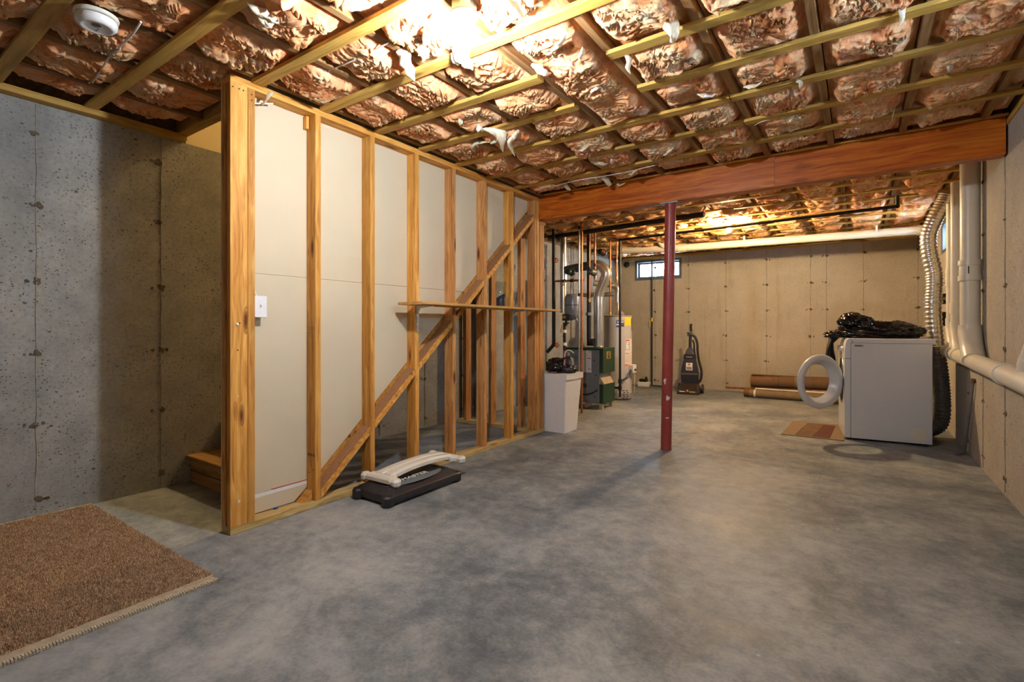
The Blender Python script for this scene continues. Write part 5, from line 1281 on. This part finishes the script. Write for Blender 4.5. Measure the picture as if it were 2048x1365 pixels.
# =================================================================== PIPES OF THE BOILER CORNER
def pipe(name, label, pts, r, mat, n=12, fits=(), k=0):
    t = thing(name, label, 'pipe', tuple(pts[-1])); P = catmull(pts, k) if k else pts
    # sharp bends: separate straight lengths meeting in elbows
    for a, b in zip(P[:-1], P[1:]) if not k else []:
        MB().tube([a, b], r, n).build('length', mat, t, True)
    if k: MB().tube(P, r, n).build('length', mat, t, True)
    if not k:
        for p_ in P[1:-1]:
            p_ = Vector(p_); MB().lathe([(r*1.3*math.sin(a), -r*1.3*math.cos(a)) for a in np.linspace(0.05,3.09,8)], tuple(p_), 12).build('elbow', mat, t, True)
    for f, m_ in fits:
        a, b = Vector(P[0]), Vector(P[-1]); q = a+(b-a)*f; d = (b-a).normalized()
        MB().tube([q-d*0.02, q+d*0.02], r*1.5, n).build('fitting', m_, t, True)
    return t
def vline(u, va, vb_, y): a = onY(u,va,y); b = onY(u,vb_,y); return [Vector((a.x,y,2.379)), Vector((a.x,y,max(b.z,0.001)))]
pipe('steel_pipe', 'thin bright steel pipe in front of the boiler label', vline(1158.5,455,790,5.62), 0.010, M['galv'], fits=((0.03,M['iron']),(0.42,M['iron'])))
pipe('copper_pipe', 'long copper pipe from ceiling to floor before the boiler', vline(1163.5,455,830,5.60), 0.0145, M['copper'])
CP = {}
CP[1] = pipe('copper_pipe', 'copper pipe dropping to the dark cross flue', vline(1179,470,605,5.98), 0.011, M['copper'], fits=((0.55,M['iron']),(0.97,M['brass'])))
CP[2] = pipe('copper_pipe', 'copper pipe above the flue elbow with dark valves', vline(1190,473,560,6.02), 0.012, M['copper'], fits=((0.72,M['iron']),(0.95,M['copper'])))
pipe('copper_pipe', 'copper pipe rising from the water heater top', vline(1220.5,485,632,6.95), 0.013, M['copper'], fits=((0.97,M['brass']),))
CP[3] = pipe('copper_pipe', 'rightmost copper pipe beside the black gas pipe', vline(1233.5,480,565,6.98), 0.012, M['copper'], fits=((0.5,M['steel']),(0.9,M['brass'])))
g0 = onZ(1240,478,2.27); 
g1, g2 = onZ(1500,447,2.27), onZ(1796,406,2.27)
gx, gy = g0.x, g0.y
pipe('gas_pipe', 'black iron gas pipe crossing the far ceiling and dropping to heater', [(g2.x, gy-0.24, 2.36), (g2.x, gy-0.24, 2.255), (gx, gy, 2.255), (gx, gy, 0.12)], 0.0165, M['iron'])
gp = thing('gas_branch', 'black iron gas branch from drop pipe to heater valve', 'pipe', (gx, gy, 0.30))
vv = wm(wh) @ Matrix.Rotation(math.radians(au(1259)), 4, 'Z') @ Vector((WR+0.03,-0.0,0.44))
MB().tube([(gx,gy,0.335),(gx+0.02,gy+0.2,0.36),tuple(Vector((vv.x,vv.y-0.055,vv.z)))],0.012,10).build('length', M['iron'], gp, True)
for z in (0.335,0.24): MB().cyl((gx,gy,z-0.03),(gx,gy,z+0.03),0.025,n=12).build('tee', M['iron'], gp, True)
MB().tube([(gx,gy,0.24),(gx-0.16,gy+0.02,0.24)],0.0165,10).build('length', M['iron'], gp, True)
b1 = vline(1107.5,470,690,5.80)
CP[0] = pipe('iron_pipe', 'thick black iron pipe between stud wall and duct', [b1[0], b1[1], b1[1]+Vector((-0.10,0,-0.10))], 0.024, M['iron'])
pipe('iron_pipe', 'thick black iron pipe behind the flue', vline(1178,470,692,6.28), 0.031, M['iron'], fits=((0.72,M['steel']),))
k0, k1 = onZ(1108,484,2.28), onZ(1410,431,2.28)
pipe('iron_pipe', 'thick black iron pipe running along the far ceiling', [Vector((-3.45,5.86,2.285)), Vector((k1.x,5.60,2.285))], 0.030, M['iron'])
m1 = onY(1108,563,5.88); m2 = onY(1168,561,5.88)
CP[4] = pipe('copper_pipe', 'horizontal copper manifold pipe above the grey tank', [Vector((m1.x,5.88,m1.z)), Vector((m2.x,5.88,m2.z))], 0.014, M['copper'], fits=((0.35,M['iron']),(0.6,M['iron'])))
m3 = onY(1122,604,5.95); m4 = onY(1230,588,5.95)
pipe('steel_pipe', 'fat dull steel pipe crossing behind the copper pipes', [onY(1160,591,6.335), onY(1229,589,6.335)], 0.028, M['galv'])
pipe('brass_pipe', 'brass tube dropping to the black valve by grey tank', [onY(1129,562,5.80), onY(1129,618,5.80)], 0.009, M['brass'])
# grey pressure tank
ta, tb2 = onY(1146,588,5.88), onY(1146,640,5.88)
ex = thing('pressure_tank', 'grey-blue pressure tank hung among the boiler pipes', 'tank', (ta.x, 5.88, tb2.z))
hh = ta.z-tb2.z
MB().lathe([(0.02,0.0),(0.075,0.025),(0.105,0.075),(0.108,0.14),(0.108,hh-0.05),(0.09,hh-0.012),(0.02,hh)], n=36).build('shell', M['tank_blue'], ex)
MB().lathe([(0.1085,hh*0.55),(0.111,hh*0.56),(0.1085,hh*0.57)], n=36, cap=False).build('weld_band', M['iron'], ex)
MB().box((-0.105,-0.11,-0.012),(0.01,-0.02,0.075),0.006).build('valve_block', M['black_plastic'], ex); MB().box((-0.095,-0.1125,0.015),(-0.045,-0.1095,0.05)).build('tag_plate', M['brass'], ex)
MB().cyl((-0.07,-0.06,-0.011),(-0.07,-0.06,-0.08),0.016,n=14).build('stub', M['iron'], ex)
MB().tube([(-0.11,-0.06,-0.045),(-0.03,-0.06,-0.045)],0.010,10).build('cross_handle', M['iron'], ex)
t1 = onY(1129,646,5.82)
bdr = pipe('boiler_drain', 'black drain pipe with white bands under grey tank', [Vector((t1.x,5.82,t1.z)), Vector((t1.x,5.82,0.001))], 0.019, M['iron'], fits=((0.10,M['paper_white']),(0.25,M['paper_white'])))
MB().tube([(t1.x-0.02,5.80,t1.z-0.02),(t1.x-0.045,5.79,t1.z-0.13)],0.007,8).build('lever_handle', M['brass'], bdr, True)
# circulators and red valve wheels
def circulator(par, p, m):
    t = bpy.data.objects.new('circulator_pump', None); put(t, par, Matrix.Translation(p))
    MB().lathe([(0.001,-0.05),(0.045,-0.05),(0.05,-0.02),(0.04,0.0),(0.04,0.08),(0.034,0.09),(0.001,0.09)], (0,0,0), 22, Matrix.Rotation(math.pi/2,4,'X')).build('motor', m, t)
    MB().lathe([(0.001,-0.04),(0.03,-0.04),(0.03,0.04),(0.001,0.04)], (0,0.03,0), 16).build('volute', M['iron'], t)
circulator(CP[2], onY(1186,545,5.92), M['flue_dark'])
circulator(CP[4], onY(1142,545,5.95), plain('green_black_iron',(0.02,0.04,0.03),0.4))
circulator(CP[1], onY(1205,505,6.35), M['iron'])
def wheel(par, p, r=0.03):
    t = bpy.data.objects.new('valve_wheel', None); put(t, par, Matrix.Translation(p)); R = Matrix.Rotation(math.pi/2,4,'X')
    MB().lathe([(r*0.8,-0.004),(r,-0.005),(r,0.005),(r*0.8,0.004),(r*0.8,-0.004)], (0,0,0), 20, R, cap=False).build('rim', M['red_handle'], t)
    MB().lathe([(0.001,-0.006),(0.008,-0.006),(0.008,0.03),(0.001,0.03)], (0,0,0), 10, R).build('hub', M['red_handle'], t)
    MB().box((-r*0.85,-0.003,-0.004),(r*0.85,0.003,0.004)).build('spoke', M['red_handle'], t); MB().box((-0.004,-0.003,-r*0.85),(0.004,0.003,r*0.85)).build('spoke', M['red_handle'], t)
wheel(CP[0], onY(1112,521,5.75), 0.034)
wheel(CP[0], onY(1114,691,5.75), 0.034)
wheel(CP[2], onY(1206,503,6.2), 0.024)
wheel(CP[3], onY(1227,514,6.7), 0.026)
MB().tube(catmull([onY(1137,629,5.75), onY(1150,633,5.75), onY(1157,645,5.75), onY(1166,655,5.7), onY(1169,668,5.7)], 6), 0.004, 8).build('sensor_wire', M['steel'], ex, True)
# meter pipe on the far wall, floor pump, wall plug
mt = thing('water_main_pipe', 'dark vertical water main pipe below the far window', 'pipe', (-3.095, 8.95, 0))
MB().tube([(-3.095,8.95,0.001),(-3.095,8.95,2.30)],0.014,10).build('length', M['iron'], mt, True); MB().tube([(-3.095,8.95,1.17),(-3.095,8.95,1.24)],0.024,12).build('valve_body', M['brass'], mt, True); MB().box((-3.13,8.925,1.08),(-3.115,8.94,1.20)).build('valve_lever', M['yellow_print'], mt, True)
cp = onZ(1284, 775)
pm = thing('condensate_pump', 'small pale pump on the floor beside the water heater', 'pump', (cp.x, cp.y+0.1, 0))
MB().box((-0.10,-0.07,0.001),(0.10,0.07,0.09),0.01).build('tank', M['white_plastic'], pm); MB().box((-0.07,-0.06,0.0905),(0.06,0.06,0.14),0.01).build('motor', M['iron'], pm); MB().cyl((0.04,0.0,0.1405),(0.04,0.0,0.18),0.02,n=14).build('check_valve', M['iron'], pm)
cable('dark hose trailing along floor from the small pump', [(cp.x+0.10,cp.y+0.12,0.03),(cp.x+0.25,cp.y+0.2,0.02),(cp.x+0.45,cp.y+0.15,0.012),(cp.x+0.3,cp.y+0.4,0.012)], 0.011, M['cable_black'])
vpz = onY(1253,530,8.99)
tag(MB().lathe([(0.001,0.0),(0.055,0.0),(0.05,0.02),(0.001,0.02)], (vpz.x, 8.998, vpz.z), 24, Matrix.Rotation(math.pi/2,4,'X')).build('wall_plug', M['iron']), 'round black plug in the far wall beside the window', 'plug')

# =================================================================== LONG WHITE DRAIN UNDER THE FAR CEILING
YP = 7.75
pA, pM_, pE = onY(1246,501,YP), onY(1365,496,YP), onY(1847,460,YP)
ld = thing('ceiling_drain_pipe', 'long white drain pipe hung under the far ceiling', 'pipe', tuple(pM_))
MB().tube([pA,pM_],0.052,24).build('pipe_run', M['pvc'], ld, True); MB().tube([pM_,pE],0.052,24).build('pipe_run', M['pvc'], ld, True)
for p_ in (pM_, pE):
    d = (pE-pA).normalized(); MB().tube([p_-d*0.06,p_+d*0.05],0.060,24).build('coupling', M['pvc'], ld, True)
MB().tube(catmull([pM_+Vector((-0.22,0,0.0)), pM_+Vector((-0.28,-0.06,0.05)), pM_+Vector((-0.32,-0.14,0.12))],6),0.036,18).build('branch', M['pvc'], ld, True)
for u, v in ((1490,487),(1753,468)):
    p_ = onY(u,v,YP); f_ = (p_.x-pM_.x)/(pE.x-pM_.x); c_ = pM_+(pE-pM_)*f_
    n = 24; R_ = 0.055; mb = MB(); ring0 = [(c_.x-0.012, YP+R_*math.cos(2*math.pi*k/n), c_.z+R_*math.sin(2*math.pi*k/n)) for k in range(n)]; ring1 = [(x+0.024,y,z) for x,y,z in ring0]
    mb.ring_tube([ring0,ring1], False); mb.box((c_.x-0.012,YP-R_-0.004,c_.z),(c_.x+0.012,YP-R_,2.36)); mb.build('hanger', M['pvc'], ld, True)
tag(MB().tube([(-3.76,4.47,0.001),(-3.76,4.47,2.2)],0.022,14).build('conduit_pipe', M['iron']), 'black vertical pipe seen through the studs under the stairs', 'pipe')
tag(MB().tube([(-3.72,4.70,0.001),(-3.72,4.70,2.2)],0.060,24).build('soil_pipe', plain('grey_painted_pipe',(0.30,0.30,0.28),0.6)), 'fat grey vertical pipe behind the framed wall under stairs', 'pipe')
